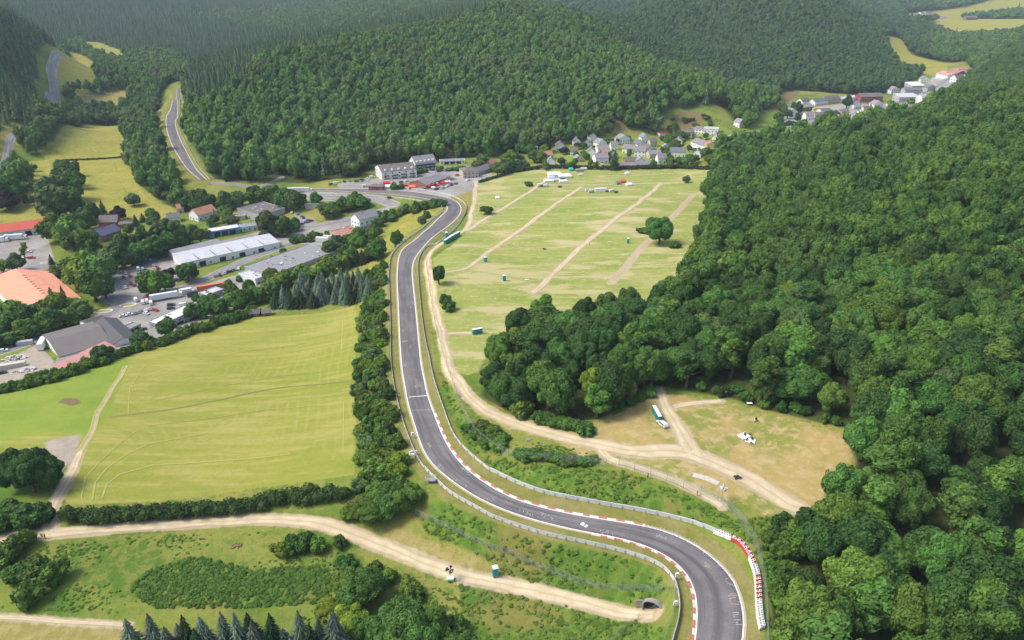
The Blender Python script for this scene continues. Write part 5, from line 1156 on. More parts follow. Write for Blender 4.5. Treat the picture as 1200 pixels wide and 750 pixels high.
for x,y,c,l,t,a in [(710,350,W_,'white car at the top left of the upper lot','hatch',100),(632,346,R_,'red car beside the old factory','hatch',20),(745,357,GY_,'grey car in the upper lot, first of the dense row','hatch',100),(762,368,S_,'silver car in the upper lot, second of the dense row','hatch',100),(778,379,K_,'black car in the upper lot, third of the dense row','hatch',100),(797,388,S_,'silver car at the right end of the dense row','hatch',100),(765,416,B_,'blue car in the lower row of the upper lot','hatch',20),(795,406,GY_,'grey car in the middle of the lower row','hatch',20),(822,398,K_,'black car at the right of the lower row','hatch',20),(482,438,K_,'black car parked at the blue and white office','hatch',20),(540,448,W_,'white car right of the blue and white office','hatch',20),(970,180,W_,'white van at the foot of the hill road','van',20),(940,183,G_,'dark green car at the foot of the hill road','hatch',20),(1140,195,W_,'white van beside the roadside kiosk','van',20),(1120,158,K_,'black car below the long hotel','hatch',20),(1155,152,W_,'white car below the long hotel','hatch',20),(1180,142,W_,'white camper beside the long hotel','van',20),(1285,262,K_,'black pickup on the road by the bridge','estate',0),(1145,435,W_,'white car at the brown garages','hatch',60),(1140,447,K_,'black car at the brown garages','hatch',60)]:
    px,py=C6(x,y); car(px,py,a,c,l,t)
car(457,232.5,5,K_,'black pickup on the road below the race track bridge','estate')
_n=0
for (px,py,c,l,a) in [(505,213,K_,'black car behind the white canopy',20),(498,222,GY_,'grey car at the restaurant front',60),(512,222,K_,'black car right of the red parasols',60),(519,221,S_,'silver car in the restaurant lot, left',60),(524,219,W_,'white car in the restaurant lot, middle',60),(529,217.5,K_,'black car in the restaurant lot, right',60),(534,216,B_,'blue car at the right end of the restaurant lot',60),(470,214,K_,'black car left of the restaurant roof',60),(476,213,W_,'white car left of the restaurant roof',60),(507,200,K_,'black car below the chalet hotel',10),(549,212,W_,'white car below the brown inn',40),(536,206,R_,'red car left of the brown inn',40),(540,203,S_,'silver car above the brown inn yard',40)]:
    car(px,py,a,c,l)
for (px,py,c,l,a,t) in [(37,303,R_,'red car alone on the yard below the red shed',10,'estate'),(34,296,W_,'white car by the small trees of the yard',10,'hatch'),(4,412,W_,'white car near the scrapyard road',30,'hatch'),(3,438,K_,'black car in the scrapyard corner',30,'hatch'),(154,383,W_,'white pickup beside the workshop',120,'van'),(200,385,K_,'black car in front of the warehouse',60,'hatch'),(205,380,S_,'silver car in front of the warehouse',60,'hatch'),(168,387,K_,'black car behind the workshop gable',60,'hatch'),
 (633.5,218.5,W_,'white van at the left of the tent village',10,'van'),(636,219,K_,'dark car between the two white vans',10,'hatch'),(640,219,W_,'second white van below the white tents',10,'van'),(656,219.5,DR,'dark red car alone below the white tents',60,'hatch'),(689,224,W_,'white car left of the long caravan',20,'hatch'),(693,226,S_,'silver van left of the long caravan',20,'van'),(712,225,DR,'dark red car right of the long caravan',20,'hatch'),(717,225,W_,'white van right of the long caravan',20,'van'),(722,226,K_,'dark car at the right end of the caravan row',60,'hatch'),(725,216,GY_,'grey car by the red tent',20,'hatch')]:
    car(px,py,a,c,l,t)
_rc=random.Random(12)
for (x0,y0,x1,y1,n,wd) in [(250,325,282,315,6,'on the yard beside the flat grey hall'),(-40,300,-2,296,4,'in the bays of the left yard'),(142,372,180,362,6,'along the workshop yard'),(300,268,334,263,4,'along the village road'),(1062,121,1096,100,7,'along the far quarry road'),(930,141,990,134,7,'in the far village'),(700,194,770,188,7,'in the village lanes'),(400,214,434,212,5,'on the verge below the hill wood')]:
    for i in range(n):
        t=(i+.5)/n; cn,cc=_rc.choice([('white',W_),('black',K_),('silver',S_),('dark grey',GY_),('white',W_)])
        car(x0+(x1-x0)*t+_rc.uniform(-1,1),y0+(y1-y0)*t+_rc.uniform(-.5,.5),_rc.choice([25,115,110]),cc,'%s car parked %s'%(cn,wd),'hatch','car','%s cars parked %s'%(cn,wd))
def artic(px,py,ang,Lg,label,col=W_,cab=W_,w=2.5,h=2.9,name='lorry',container=False):
    p=g1(px,py); r=thing(name,label,'lorry' if not container else 'container',(p[0],p[1],p[2]+.1),math.radians(ang)); mb=MB(); m=paint(col)
    z0=.1 if container else 1.05
    mb.box((0,0,z0),(Lg,w,h),m); mb.box((0,0,z0+h+.01),(Lg-.2,w-.2,.05),m)
    for i in range(int(Lg/1.2)): 
        for s in (-1,1): mb.box((-Lg/2+.6+i*1.2,s*(w/2+.02),z0+.1),(.1,.05,h-.2),m)
    mb.build('box',r)
    if container: return r
    mb=MB(); mb.box((0,0,.75),(Lg,1.,.28),GREYP); mb.build('chassis',r)
    mb=MB(); mb.box((Lg/2+1.4,0,.5),(2.1,2.3,2.4),paint(cab),0,.93); mb.build('cab',r); mb=MB(); mb.box((Lg/2+2.38,0,1.75),(.12,2.,.85),GLASS); mb.build('windscreen',r)
    for x in (Lg/2+1.4,-Lg/2+1.2,-Lg/2+2.5):
        for y in (-1.1,1.1): link('wheel',WHEEL,r,(x,y,.5),0,(1.5,1.3,1.5))
    return r
artic(193,351,28,15,'long white articulated lorry parked below the round trees')
artic(51,408,108,9.5,'white box lorry parked beside the broad workshop',h=3.2)
artic(17,281,14,12,'white trailer lorry at the front of the red shed'); artic(-3,284,14,10,'white lorry at the very left edge by the red shed')
artic(350,225.5,6,18,'long white lorry on the road below the wood',w=2.6); artic(340,227,6,6,'short white lorry behind the long one')
artic(218,344,28,7,'white container box beside the dark lorry',container=True,name='container'); artic(247,339,28,15,'orange-red container by the road',col=(.55,.13,.05),container=True,name='container'); artic(226,347,28,6,'dark container between white and orange ones',col=(.05,.05,.07),container=True,name='container')
artic(962,129,18,26,'long yellow container row in the far village',col=(.70,.48,.04),container=True,name='container'); artic(1006,135,8,16,'yellow container near the white tent roof',col=(.70,.48,.04),container=True,name='container')
artic(378,283,-8,9,'white mobile home beside the flat hall',container=True,name='container',col=W_); artic(384,281,-8,6,'cream mobile home right of the white one',container=True,name='container',col=(.6,.56,.45))
artic(10,432,25,14,'pale concrete-grey container row in the scrapyard',col=(.5,.46,.4),container=True,name='container',h=2.2); artic(30,404,18,7,'grey container by the lower road',col=(.4,.4,.4),container=True,name='container',h=2.)
artic(704,225,4,9,'long white caravan in the camp row',name='caravan',container=True)
# tents, parasols
def tent(px,py,wx,wy,h,col,label,ang=10,name='tent'):
    p=g1(px,py); r=thing(name,label,'tent',(p[0],p[1],p[2]),math.radians(ang)); m=mat('canvas_%d_%d'%(int(col[0]*99),int(col[2]*99)),col,.8,var=.08); mb=MB(); x,y=wx/2,wy/2; e=h*.55
    rr=[(-x*.7,0,h),(x*.7,0,h)]
    c=[(-x,-y,e),(x,-y,e),(x,y,e),(-x,y,e)]
    mb.face([c[0],c[1],rr[1],rr[0]],m); mb.face([c[1],c[2],rr[1]],m); mb.face([c[2],c[3],rr[0],rr[1]],m); mb.face([c[3],c[0],rr[0]],m); mb.build('canopy',r)
    mb=MB(); mb.box((0,0,0),(wx*.94,wy*.94,e),m); mb.build('side_wall',r); return r
for (px,py,a,b_,h,c,l) in [(650,206,12,8,3.5,W_,'white marquee at the back of the tent village'),(662,208,11,8,3.5,W_,'large white marquee on the right of the tent village'),(643,213,8,5,2.6,W_,'white tent at the left front of the tent village'),(652,212,7,5,2.4,S_,'grey tent in the middle of the tent village'),(657,210,6,4,2.4,GY_,'dark grey tent in the middle of the tent village'),(660,213.5,7,4,2.3,W_,'white tent at the right front of the tent village'),(646,209,6,5,2.4,(.45,.48,.6),'blue-grey tent at the left of the tent village'),(669,200,4,4,3,(.05,.4,.3),'small green tent behind the tent village'),(679,200.5,7,4,2.5,GY_,'grey tent group left of the upper lane'),(684,199,6,4,2.5,S_,'silver tent left of the upper lane'),(680,206,4,3,2.,S_,'small grey tent alone below the upper lane'),(730,214,5,4,2.8,(.5,.12,.06),'red-orange tent in the camp'),(737,217.5,5,4,2.6,W_,'white tent right of the red-orange one'),(724,215,4,3,2.4,GY_,'grey tent left of the red-orange one'),
   (513,214,9,6,3,W_,'white canopy beside the restaurant'),(523,215,8,5,3,(.6,.35,.32),'pink canopy beside the restaurant'),(483,220.5,6,5,2.8,(.7,.15,.08),'bright orange-red stall by the restaurant'),(476,218,5,4,2.6,(.45,.1,.08),'dark red stall by the restaurant'),(456,220,8,5,2.8,W_,'white canopy beside the kiosk'),(453,216,6,4,2.6,R_,'red canopy above the kiosk'),(187,296,5,4,3,W_,'little white canopy on the car park grass edge'),(583,233,3.4,2.6,2.2,W_,'small white tent alone on the upper left meadow'),(1008,134,14,8,4,W_,'white marquee in the far village'),(735,204,4,3,2,W_,'small white tent at the meadow edge below the barn')]:
    tent(px,py,a,b_,h,c,l)
def parasol(px,py,col,label,grp):
    p=g1(px,py); r=thing('parasol',label,'parasol',tuple(p),0,grp); mb=MB(); m=mat('parasol_%d'%int(col[1]*99),col,.8); n=8
    for i in range(n):
        a,b=2*PI*i/n,2*PI*(i+1)/n; mb.face([(2.2*math.cos(a),2.2*math.sin(a),2.3),(2.2*math.cos(b),2.2*math.sin(b),2.3),(0,0,3.1)],m)
    mb.build('canopy',r); mb=MB(); mb.tube((0,0,0),(0,0,3.05),.05,.05,GREYP,6); mb.build('pole',r)
for i,(px,py) in enumerate([(499,219),(503,220.5),(507,219),(511,217.5),(515,219.5),(519,217),(508,222.5),(494,218.5)]):
    parasol(px,py,R_ if i%3 else (.7,.6,.55),['red parasol in the restaurant garden','cream parasol in the restaurant garden'][0 if i%3 else 1],['red parasols of the restaurant','cream parasols of the restaurant'][0 if i%3 else 1])
# ------------------------------------------------------------------ portable toilets
TEAL=mat('teal_plastic',(.015,.27,.25),.45,var=.12,scale=2); TWHITE=mat('white_plastic',(.78,.80,.80),.4,var=.08); 
mb=MB(); mb.box((0,0,.1),(1.1,1.1,2.1),TEAL); mb.box((0,0,0),(1.15,1.15,.1),GREYP)
for s in (-1,1):
    for k in (-.3,0,.3): mb.box((s*.565,k,.3),(.03,.08,1.7),TEAL)
TB=mb.mesh('cabin'); mb=MB(); mb.box((0,0,2.2),(1.2,1.2,.14),TWHITE); mb.box((0,0,2.34),(1.15,1.15,.16),TWHITE,0,.55); TRF=mb.mesh('roof'); mb=MB(); mb.box((0,-.57,.2),(.8,.05,1.85),mat('teal_door',(.03,.33,.30),.45)); TD=mb.mesh('door'); mb=MB(); mb.box((.3,-.62,1.1),(.06,.06,.22),GREYP); THD=mb.mesh('handle')
def toilet(x,y,rz,label,group=None,s=1.):
    r=thing('portable_toilet',label,'portable toilet',(x,y,float(hgt(x,y))+off(y)*.7),rz,group); r.scale=(s,s,s); link('cabin',TB,r); link('roof',TRF,r); d=link('door',TD,r); link('handle',THD,d); return r
def toilet_row(a,b,n,label,group,flip=0):
    A,B=g1(*a)[:2],g1(*b)[:2]; d=B-A; rz=math.atan2(d[1],d[0])+flip
    for i in range(n): p=A+d*(i+.5)/n; toilet(p[0],p[1],rz,label,group,max(1.,np.linalg.norm(d)/n/1.2*.97))
toilet_row((521,286.5),(538.5,276),15,'teal portable toilet in the long row beside the lane','toilets in the long row beside the dirt road')
toilet_row((766,482.5),(773,495),8,'teal portable toilet with white roof in the row by the clearing','toilets in the row by the clearing',PI)
toilet_row((554,392),(565,390),4,'portable toilet in the short row half under the trees','toilets in the short row by the trees')
for px,py,l in [(523.5,277.5,'single teal portable toilet between track fence and long row'),(569,307,'single teal portable toilet on the open meadow'),(591,329,'teal portable toilet with litter around it near the trees'),(736,285,'teal portable toilet left of the big round tree'),(580.5,674.5,'teal portable toilet with white roof beside the lower gravel track')]:
    p=g1(px,py); toilet(p[0],p[1],rs.uniform(-.4,.4),l,None,1.25)
car(776,498.5,115,(.62,.62,.58),'pale car parked at the end of the toilet row','estate')
# masts with loudspeakers
def mast(px,py,h,label,n=5,dark=True,base=True):
    p=g1(px,py); r=thing('loudspeaker_mast',label,'loudspeaker mast',tuple(p)); mb=MB(); mb.tube((0,0,0),(0,0,h),.07,.05,GREYP,8); mb.build('pole',r)
    m=mat('speaker_black',(.03,.03,.03),.6) if dark else mat('speaker_grey',(.42,.45,.47),.6)
    for i in range(n):
        a=2*PI*i/n; mb=MB(); mb.tube((.2*math.cos(a),.2*math.sin(a),h-.15),(.95*math.cos(a),.95*math.sin(a),h-.02+(.35 if i%2 else -.35)),.1,.42,m,10); mb.build('horn_speaker',r)
    if base:
        mb=MB(); mb.box((0,0,.35),(2.,1.3,.5),mat('lime_plastic',(.30,.62,.12),.5)); mb.build('trailer',r); mb=MB(); mb.box((.15,0,.86),(1.6,1.0,.22),TWHITE); mb.build('cover',r)
        for y in (-.7,.7): link('wheel',WHEEL,r,(0,y,.33))
mast(527.5,680.5,3.9,'black loudspeaker cluster on a mast above a lime green trailer')
mast(845.5,587,4.6,'grey loudspeaker cluster on a pole beside the catch fence',5,False,False)
# quad bike, people, picnic gear
def quad(px,py,ang,label):
    p=g1(px,py); r=thing('quad_bike',label,'quad bike',tuple(p),math.radians(ang)); mb=MB(); mb.box((0,0,.5),(1.7,.6,.35),paint(K_)); mb.box((.7,0,.75),(.5,.9,.2),paint(S_),0,.8); mb.box((-.6,0,.75),(.7,.8,.15),paint(K_)); mb.build('body',r); mb=MB(); mb.tube((.35,-.4,1.15),(.35,.4,1.15),.035,.035,GREYP,6); mb.tube((.35,0,.8),(.35,0,1.15),.04,.04,GREYP,6); mb.build('handlebar',r); mb=MB(); mb.box((-.15,0,.84),(.7,.34,.14),paint(K_),0,.8); mb.build('seat',r)
    for x in (.65,-.65):
        for y in (-.5,.5): link('wheel',WHEEL,r,(x,y,.33),0,(.95,1.2,.95))
quad(864,560.5,10,'black quad bike parked on the edge of the dirt road'); quad(638,292.5,10,'black quad bike on the open campsite meadow')
SKIN=mat('skin',(.50,.32,.24),.6,var=.05); HAIR=mat('hair_dark',(.04,.03,.025),.8)
def person(px,py,rz,top,legs,label,lean=0.,arm=(.15,.1),h=1.76):
    p=g1(px,py); s=h/1.76
    J=[((0,0,.95),.155),((0,.01,1.12),.14),((0,.0,1.32),.165),((0,0,1.46),.10),((0,.01,1.54),.062),((0,.02,1.62),.10),((0,.01,1.72),.085)]
    E=[(0,1),(1,2),(2,3),(3,4),(4,5),(5,6)]
    for sx in (-1,1):
        k=len(J); sw=.14*sx
        J+= [((sx*.10,0,.90),.115),((sx*.11,.03+sw*.6,.50),.075),((sx*.12,-.02+sw*.3,.09),.05),((sx*.13,.12+sw*.3,.04),.042)]; E+=[(0,k),(k,k+1),(k+1,k+2),(k+2,k+3)]
        k=len(J); J+= [((sx*.20,0,1.40),.072),((sx*.27,-.02+arm[0]*sx,1.13),.05),((sx*.27,.10+arm[1],.90),.038),((sx*.27,.13+arm[1],.80),.03)]; E+=[(3,k),(k,k+1),(k+1,k+2),(k+2,k+3)]
    me=bpy.data.meshes.new('body'); me.from_pydata([tuple(c*s for c in j[0]) for j in J],E,[]); 
    root=bpy.data.objects.new('person',me); COL.objects.link(root); root.location=tuple(p+np.array([0,0,.02])); root.rotation_euler=(lean,0,rz); tag(root,label,'person')
    sk=root.modifiers.new('skin','SKIN'); 
    for i,v in enumerate(me.skin_vertices[0].data): v.radius=(J[i][1]*s*.95,J[i][1]*s*.85)
    me.skin_vertices[0].data[0].use_root=True
    sb=root.modifiers.new('sub','SUBSURF'); sb.levels=1; sb.render_levels=2
    m,nt,out=new_mat('clothed_body'); z=N(nt,'ShaderNodeSeparateXYZ',{0:N(nt,'ShaderNodeTexCoord').outputs['Object']}).outputs['Z']
    c=mixc(nt,math_(nt,'GREATER_THAN',z,.96*s),c4(legs),c4(top)); c=mixc(nt,math_(nt,'GREATER_THAN',z,1.5*s),c,(.50,.32,.24,1)); c=mixc(nt,math_(nt,'LESS_THAN',z,.08),c,(.03,.03,.03,1))
    b=N(nt,'ShaderNodeBsdfPrincipled',{'Base Color':c,'Roughness':.8}); nt.links.new(b.outputs[0],out.inputs[0]); me.materials.append(m)
    hb=bmesh.new(); bmesh.ops.create_icosphere(hb,subdivisions=2,radius=.125*s); 
    for v in hb.verts: v.co=Vector((v.co.x*.95,v.co.y*1.05-.02*s,v.co.z*.85+1.70*s+(.0 if v.co.y<.03 else .03*s)))
    hm=bpy.data.meshes.new('hair'); hb.to_mesh(hm); hb.free(); hm.materials.append(HAIR); link('hair',hm,root)
person(967.5,556,.4,(.03,.03,.035),(.04,.045,.07),'standing person in black at the right end of the clearing'); person(970,555,2.,(.05,.05,.06),(.03,.03,.03),'second person in dark grey standing beside the one in black')
person(50,631,.3,(.05,.05,.07),(.06,.06,.08),'person in dark clothes on the gravel track at lower left'); person(53.5,631.5,1.2,(.12,.1,.1),(.04,.04,.06),'person in brownish top beside the gravel track at lower left')
person(759,561,.5,(.04,.04,.05),(.04,.04,.06),'person in black standing on the fence path'); person(817,581,.8,(.05,.06,.08),(.03,.03,.04),'person in dark clothes on the fence path near the mast')
person(863,561.5,1.2,(.08,.08,.09),(.03,.03,.04),'person in grey beside the quad bike'); person(687,275,1.2,(.04,.04,.05),(.03,.03,.04),'person in black on the campsite lane'); person(691,288,1.2,(.03,.03,.03),(.03,.03,.03),'person in black lower on the campsite lane')
def sheet(px,py,wx,wy,ang,col,label,name='ground_sheet'):
    p=g1(px,py); mb=MB(); n=6; m=mat('sheet_%d'%int(col[0]*99+wx),col,.8,var=.12)
    def q(i,j): u=(i/n-.5)*wx; v=(j/n-.5)*wy; c,s=math.cos(ang),math.sin(ang); x=u*c-v*s; y=u*s+v*c; return (x,y,float(hgt(p[0]+x,p[1]+y))-p[2]+.12+.06*math.sin(i*2.1+j*1.3))
    for i in range(n):
        for j in range(n): mb.face([q(i,j),q(i+1,j),q(i+1,j+1),q(i,j+1)],m)
    o=mb.build(name); o.location=tuple(p); tag(o,label,'ground sheet'); return o
sheet(871.5,511,3.4,2.6,.5,(.75,.72,.70),'pink-white ground sheet spread on the dry clearing'); sheet(879,516.5,3.,2.2,-.4,(.80,.80,.78),'crumpled white ground sheet right of the pinkish one')
def chair(px,py,ang,label,grp=None,col=K_):
    p=g1(px,py); r=thing('camping_chair',label,'camping chair',tuple(p),ang,grp); m=paint(col); mb=MB(); mb.box((0,0,.42),(.6,.55,.06),m); mb.build('seat',r); mb=MB(); mb.box((0,.3,.45),(.6,.06,.6),m); mb.build('backrest',r)
    for x in (-.27,.27):
        for y in (-.24,.24): mb=MB(); mb.tube((x,y,0),(x*.9,y*.9,.44),.025,.025,GREYP,5); mb.build('leg',r)
for px,py,l in [(872.5,510.5,'black camping chair on the pink-white sheet'),(878,510,'black camping chair above the white sheet'),(874.5,516.5,'dark camping chair at the left of the white sheet'),(880,520,'dark camping chair in front of the white sheet'),(881.5,516,'grey camping chair on the white sheet'),(886.5,493.5,'dark camping chair near the trees of the clearing'),(885,494,'white camping chair near the trees of the clearing'),(885.5,492,'grey camping chair near the trees of the clearing')]: chair(px,py,rs.uniform(0,6),l,None,W_ if 'white c' in l else K_)
for px,py,l in [(878,474.5,'white camp table under the trees above the clearing'),(892,476,'white camp table beside the first under the trees'),(617,329,'white bundle on the meadow near the trees')]:
    p=g1(px,py); r=thing('camp_table',l,'camp table',tuple(p)); mb=MB(); mb.box((0,0,.7),(1.8,.9,.06),TWHITE); mb.build('tabletop',r)
    for x in (-.8,.8):
        for y in (-.35,.35): mb=MB(); mb.tube((x,y,0),(x,y,.7),.03,.03,GREYP,5); mb.build('leg',r)
# debris: log pile, rubble in scrapyard
def heap(px,py,rad,n,col,label,name,cat,sz=.5,group=None):
    p=g1(px,py); mb=MB(); m=mat('heap_%s'%name,col,.9,var=.3); rr=random.Random(int(px*7))
    for i in range(n):
        a,d=rr.uniform(0,6.28),rad*math.sqrt(rr.random()); z=max(0,(rad-d)*.35)*rr.random(); mb.box((d*math.cos(a),d*math.sin(a)*.6,z),(sz*rr.uniform(.6,2.4),sz*rr.uniform(.5,1.2),sz*rr.uniform(.3,.9)),m,rr.uniform(0,3))
    o=mb.build(name); o.location=tuple(p); tag(o,label,cat)
heap(277,640,1.8,22,(.25,.17,.12),'low heap of old brown branches on the lower meadow','brushwood_pile','brushwood pile',.3)
heap(18,421,6,60,(.55,.52,.48),'pale row of scrap and rubble in the scrapyard','rubble_pile','rubble pile',.8); heap(34,434,4,40,(.5,.48,.46),'grey rubble heap nearest the field hedge','rubble_pile','rubble pile',.8); heap(19,437,3,25,(.45,.4,.35),'small brown rubble heap in the scrapyard','rubble_pile','rubble pile',.6)
heap(620,516,.9,8,(.3,.28,.28),'small grey stone pile beside the dirt road','stone_pile','stone pile',.4)
_g=mark([(812,556.5),(822,559),(832,562.5),(842,567)],2.,'gravel_bed','flat pale gravel bed left of the mast',mat('pale_gravel',(.52,.47,.42),.95,var=.33,scale=1.5,dirt=(.36,.31,.25)))
heap(593,196,2,12,(.3,.3,.3),'grey heap by the hedge','stone_pile','stone pile',.5)
rr=random.Random(8)
for i in range(14):
    px=rr.uniform(1070,1118); py=118-(px-1070)*.5+rr.uniform(-8,0); heap(px,py,5,18,(.62,.55,.47),'pale material heap in the quarry yard','rubble_pile','rubble pile',1.2); COL.objects[-1]['group']='material heaps in the quarry yard'
# planted traffic islands
for (px,py,a,b_,l) in [(150,357.5,4.6,2.4,'oval planted traffic island with white kerb in the yard'),(121,365,5,2.6,'planted island beside the workshop drive'),(216,341.5,5.5,2.2,'grassy oval island beside the white containers'),(55,308,4,1.6,'small planted island on the yard near the clump')]:
    p=g1(px,py); r=thing('traffic_island',l,'traffic island',tuple(p),.3); n=24; mb=MB()
    ring=[(a*math.cos(2*PI*i/n),b_*math.sin(2*PI*i/n)) for i in range(n)]; rin=[(x*.85,y*.8) for x,y in ring]
    for i in range(n):
        j=(i+1)%n; mb.face([(*ring[i],0),(*ring[j],0),(*ring[j],.25),(*ring[i],.25)],WHITE); mb.face([(*ring[i],.25),(*ring[j],.25),(*rin[j],.25),(*rin[i],.25)],WHITE)
    mb.build('kerb',r); mb=MB(); mb.face([(*q,.22) for q in rin],mat('island_grass',(.30,.28,.07),.9)); mb.build('grass',r)
# utility poles and lamps
def pole(px,py,h,label,name='utility_pole',lamp=False):
    p=g1(px,py); r=thing(name,label,'street lamp' if lamp else 'pole',tuple(p)); mb=MB(); mb.tube((0,0,-.3),(0,0,h),.13,.08,GREYP,7); mb.build('mast',r); mb=MB()
    if lamp: mb.box((.6,0,h-.05),(1.2,.25,.12),GREYP)
    else: mb.box((0,0,h-.6),(1.6,.12,.12),BARK)
    mb.build('lamp_head' if lamp else 'crossarm',r)
for px,py,h,l,la in [(137,202,9,'wooden pole in the yellow pasture',0),(107,103,12,'thin mast at the stubble field',0),(334,226,12,'tall lamp mast beside the long white lorry',1),(164,303,8,'lamp at the back of the car park',1),(399,216,9,'lamp mast at the hill road',1),(149,233,8,'short pole beside the grey tree',0)]: pole(px,py,h,l,'street_lamp' if la else 'utility_pole',la)
# ------------------------------------------------------------------ trees placed one by one: (base px, base py, height, crown radius, kind)
def T(lst,label,group=None,cat='tree',name=None,hi=False):
    for (px,py,h,r,k) in lst:
        if cat=='tree' and k not in 'cs' and D_(py)>300: r*=1.22; h*=1.25
        p=g1(px,py); add_tree(p[0],p[1],p[2],h,r,k,label,group if len(lst)>1 else None,cat,name,hi=hi,rnd=rnd)
def D_(py): return 134/(.4226+(py-375)/870*.906)
def row(a,b,n,h,r,kinds,jx=4,jy=2):
    return [(a[0]+(b[0]-a[0])*(i+.5)/n+rnd.uniform(-jx,jx),a[1]+(b[1]-a[1])*(i+.5)/n+rnd.uniform(-jy,jy),h*rnd.uniform(.75,1.2),r*rnd.uniform(.8,1.25),rnd.choice(kinds)) for i in range(n)]
T([(70,260,27,11.5,'o')],'huge grey-green tree towering over the meadow behind the red shed')
T([(86,258,22,9,'g'),(61,243,20,8,'o'),(74,236,22,9,'o'),(86,236,20,8,'g')],'tall tree in the big clump dividing the yellow pastures','trees of the big clump dividing the yellow pastures')
T([(84,218,15,6,'b'),(77,222,15,6,'b'),(92,222,15,6,'g'),(80,207,13,5,'b'),(90,207,13,5,'b'),(72,206,12,5,'g')],'smaller tree behind the big clump in the pastures','smaller trees behind the big clump in the pastures')
T([(68,284,17,8,'b'),(85,290,19,9,'b'),(98,303,18,8,'b'),(62,276,12,5,'d'),(93,276,15,7,'g'),(105,296,15,6,'b'),(112,312,14,6,'g')],'round green tree in the clump at the right end of the red shed','trees in the clump at the right end of the red shed')
T([(105,268,12,5,'g'),(98,264,11,5,'d')],'dark tree behind the clump by the red shed','dark trees behind the clump by the red shed')
T([(112,353,18,9,'b'),(124,350,13,5.5,'g'),(96,337,15,8,'y'),(116,336,18,8,'b'),(86,326,11,6,'b'),(128,328,16,7,'o'),(124,318,12,5,'g'),(104,326,14,7,'y')],'big leafy tree between the salmon-roofed hall and the car park','trees between the salmon-roofed hall and the car park')
T([(61,310,7,2.8,'c')],'small dark conifer on the corner island of the yard',name='conifer_tree')
T(row((130,318),(215,294),11,12,5,'gdb')+row((140,304),(212,286),9,13,5,'gdo'),'dark tree in the belt behind the car park','trees of the belt behind the car park')
T([(192,293,20,4.,'o'),(212,293,20,4.,'o'),(201,292,14,5,'g')],'slender poplar behind the car park','poplars behind the car park')
T([(140,258,9,4.6,'p')],'dark purple copper beech behind the dormer house',name='copper_beech'); T([(10,247,13,8,'p')],'dark purple copper beech at the left edge of the pasture',name='copper_beech')
T([(122,254,13,4,'c')],'pointed dark conifer behind the dormer house',name='conifer_tree'); T([(110,259,12,5,'g')],'rounded dark green tree left of the dormer house'); T([(158,241,9,5.5,'o')],'lone pale grey-green tree in the yellow pasture')
T([(160,265,9,3.4,'c'),(168,260,7,3.,'c')],'small conifer right of the brick annex','small conifers right of the brick annex',name='conifer_tree'); T([(178,259,8,4,'g')],'dark bush-like tree at the edge of the yellow pasture')
T([(31.5,241,7.5,2.6,'d'),(40,240.5,7.5,2.6,'g'),(49.5,240,7,2.6,'o')],'small standard tree in the line of three on the pasture','line of three small trees on the pasture')
T([(41,201,6,3,'g'),(33,213,8,5,'g'),(38,222,7,4,'g'),(28,225,8,5,'b')],'round tree on the left edge of the upper pasture','round trees on the left edge of the upper pasture')
T([(177,344,12,6,'b'),(186,345,12,6,'b'),(195,342,10,5,'b')],'round dark green tree on the strip between car park and lorries','round trees on the strip between car park and lorries')
T([(200,329,7,3.6,'p')],'small purple-brown tree beside the round green ones',name='copper_beech'); T([(222,330,11,5.5,'g'),(214,328,9,4,'g')],'round dark tree in front of the white-panelled hall','round dark trees in front of the white-panelled hall')
T([(22,318,10,4.5,'o')],'round olive tree beside the yard hedge by the salmon hall'); T([(4,320,8,4,'y')],'light green tree at the left end of the yard hedge'); T([(29,302,7,2,'y'),(30,294,6,1.8,'y')],'slim light tree between the yard parking bays','slim light trees between the yard parking bays')
T(row((238,246),(335,236),13,11,5,'gbod',5,3),'broadleaf tree in the belt between old factory and hill road','trees of the belt between old factory and hill road')
T(row((205,243),(245,250),6,11,5,'gdb',4,5),'dark tree in the belt below the far track stretch','trees of the belt below the far track stretch')
T([(252,258,9,3.,'s')],'bluish conifer beside the half-red-roofed house',name='blue_spruce'); T([(266,256,8,4.5,'g')],'round green tree on the grass beside the old factory'); T([(252,262,6,3,'d'),(247,265,5,3,'g')],'garden bush-like tree beside the half-red-roofed house','garden trees beside the half-red-roofed house')
T([(314,277,17,7,'o'),(325,276,12,5,'o'),(335,277,12,5.5,'g')],'big tree between the blue-fronted station and the upper lot','trees between the blue-fronted station and the upper lot')
T([(333,247,13,6,'g'),(344,247,13,6,'o'),(352,244,10,5,'g'),(325,243,11,5,'g'),(371,241,9,4,'g')],'tree in the belt above the upper lot','trees of the belt above the upper lot')
T(row((376,257),(428,240),10,9,5,'bygb',4,3),'light green tree in the grove on the village road','trees of the grove on the village road')
T(row((340,284),(386,279),9,5,3.4,'bg',3,2),'green bush along the village road verge','bushes along the village road verge','shrub','shrub')
T(row((425,279),(465,252),8,6,3.6,'bgo',3,2),'green bush behind the white roadside house','bushes behind the white roadside house','shrub','shrub')
T(row((398,299),(446,272),9,5,3.2,'gb',3,2),'green bush beside the golden strip','bushes beside the golden strip','shrub','shrub')
T(row((430,262),(520,240),18,6.5,4,'bgl',3,2),'light green bush inside the far bend of the track','bushes inside the far bend of the track','shrub','shrub')
T([(463,290,9,3,'g'),(467,285,7,2.6,'g')],'slim tree beside the straight on the golden strip','slim trees beside the straight on the golden strip'); T([(495,262,6,3.4,'o'),(500,256,6,3.,'o')],'silvery bush at the inside of the far bend','silvery bushes at the inside of the far bend','shrub','shrub')
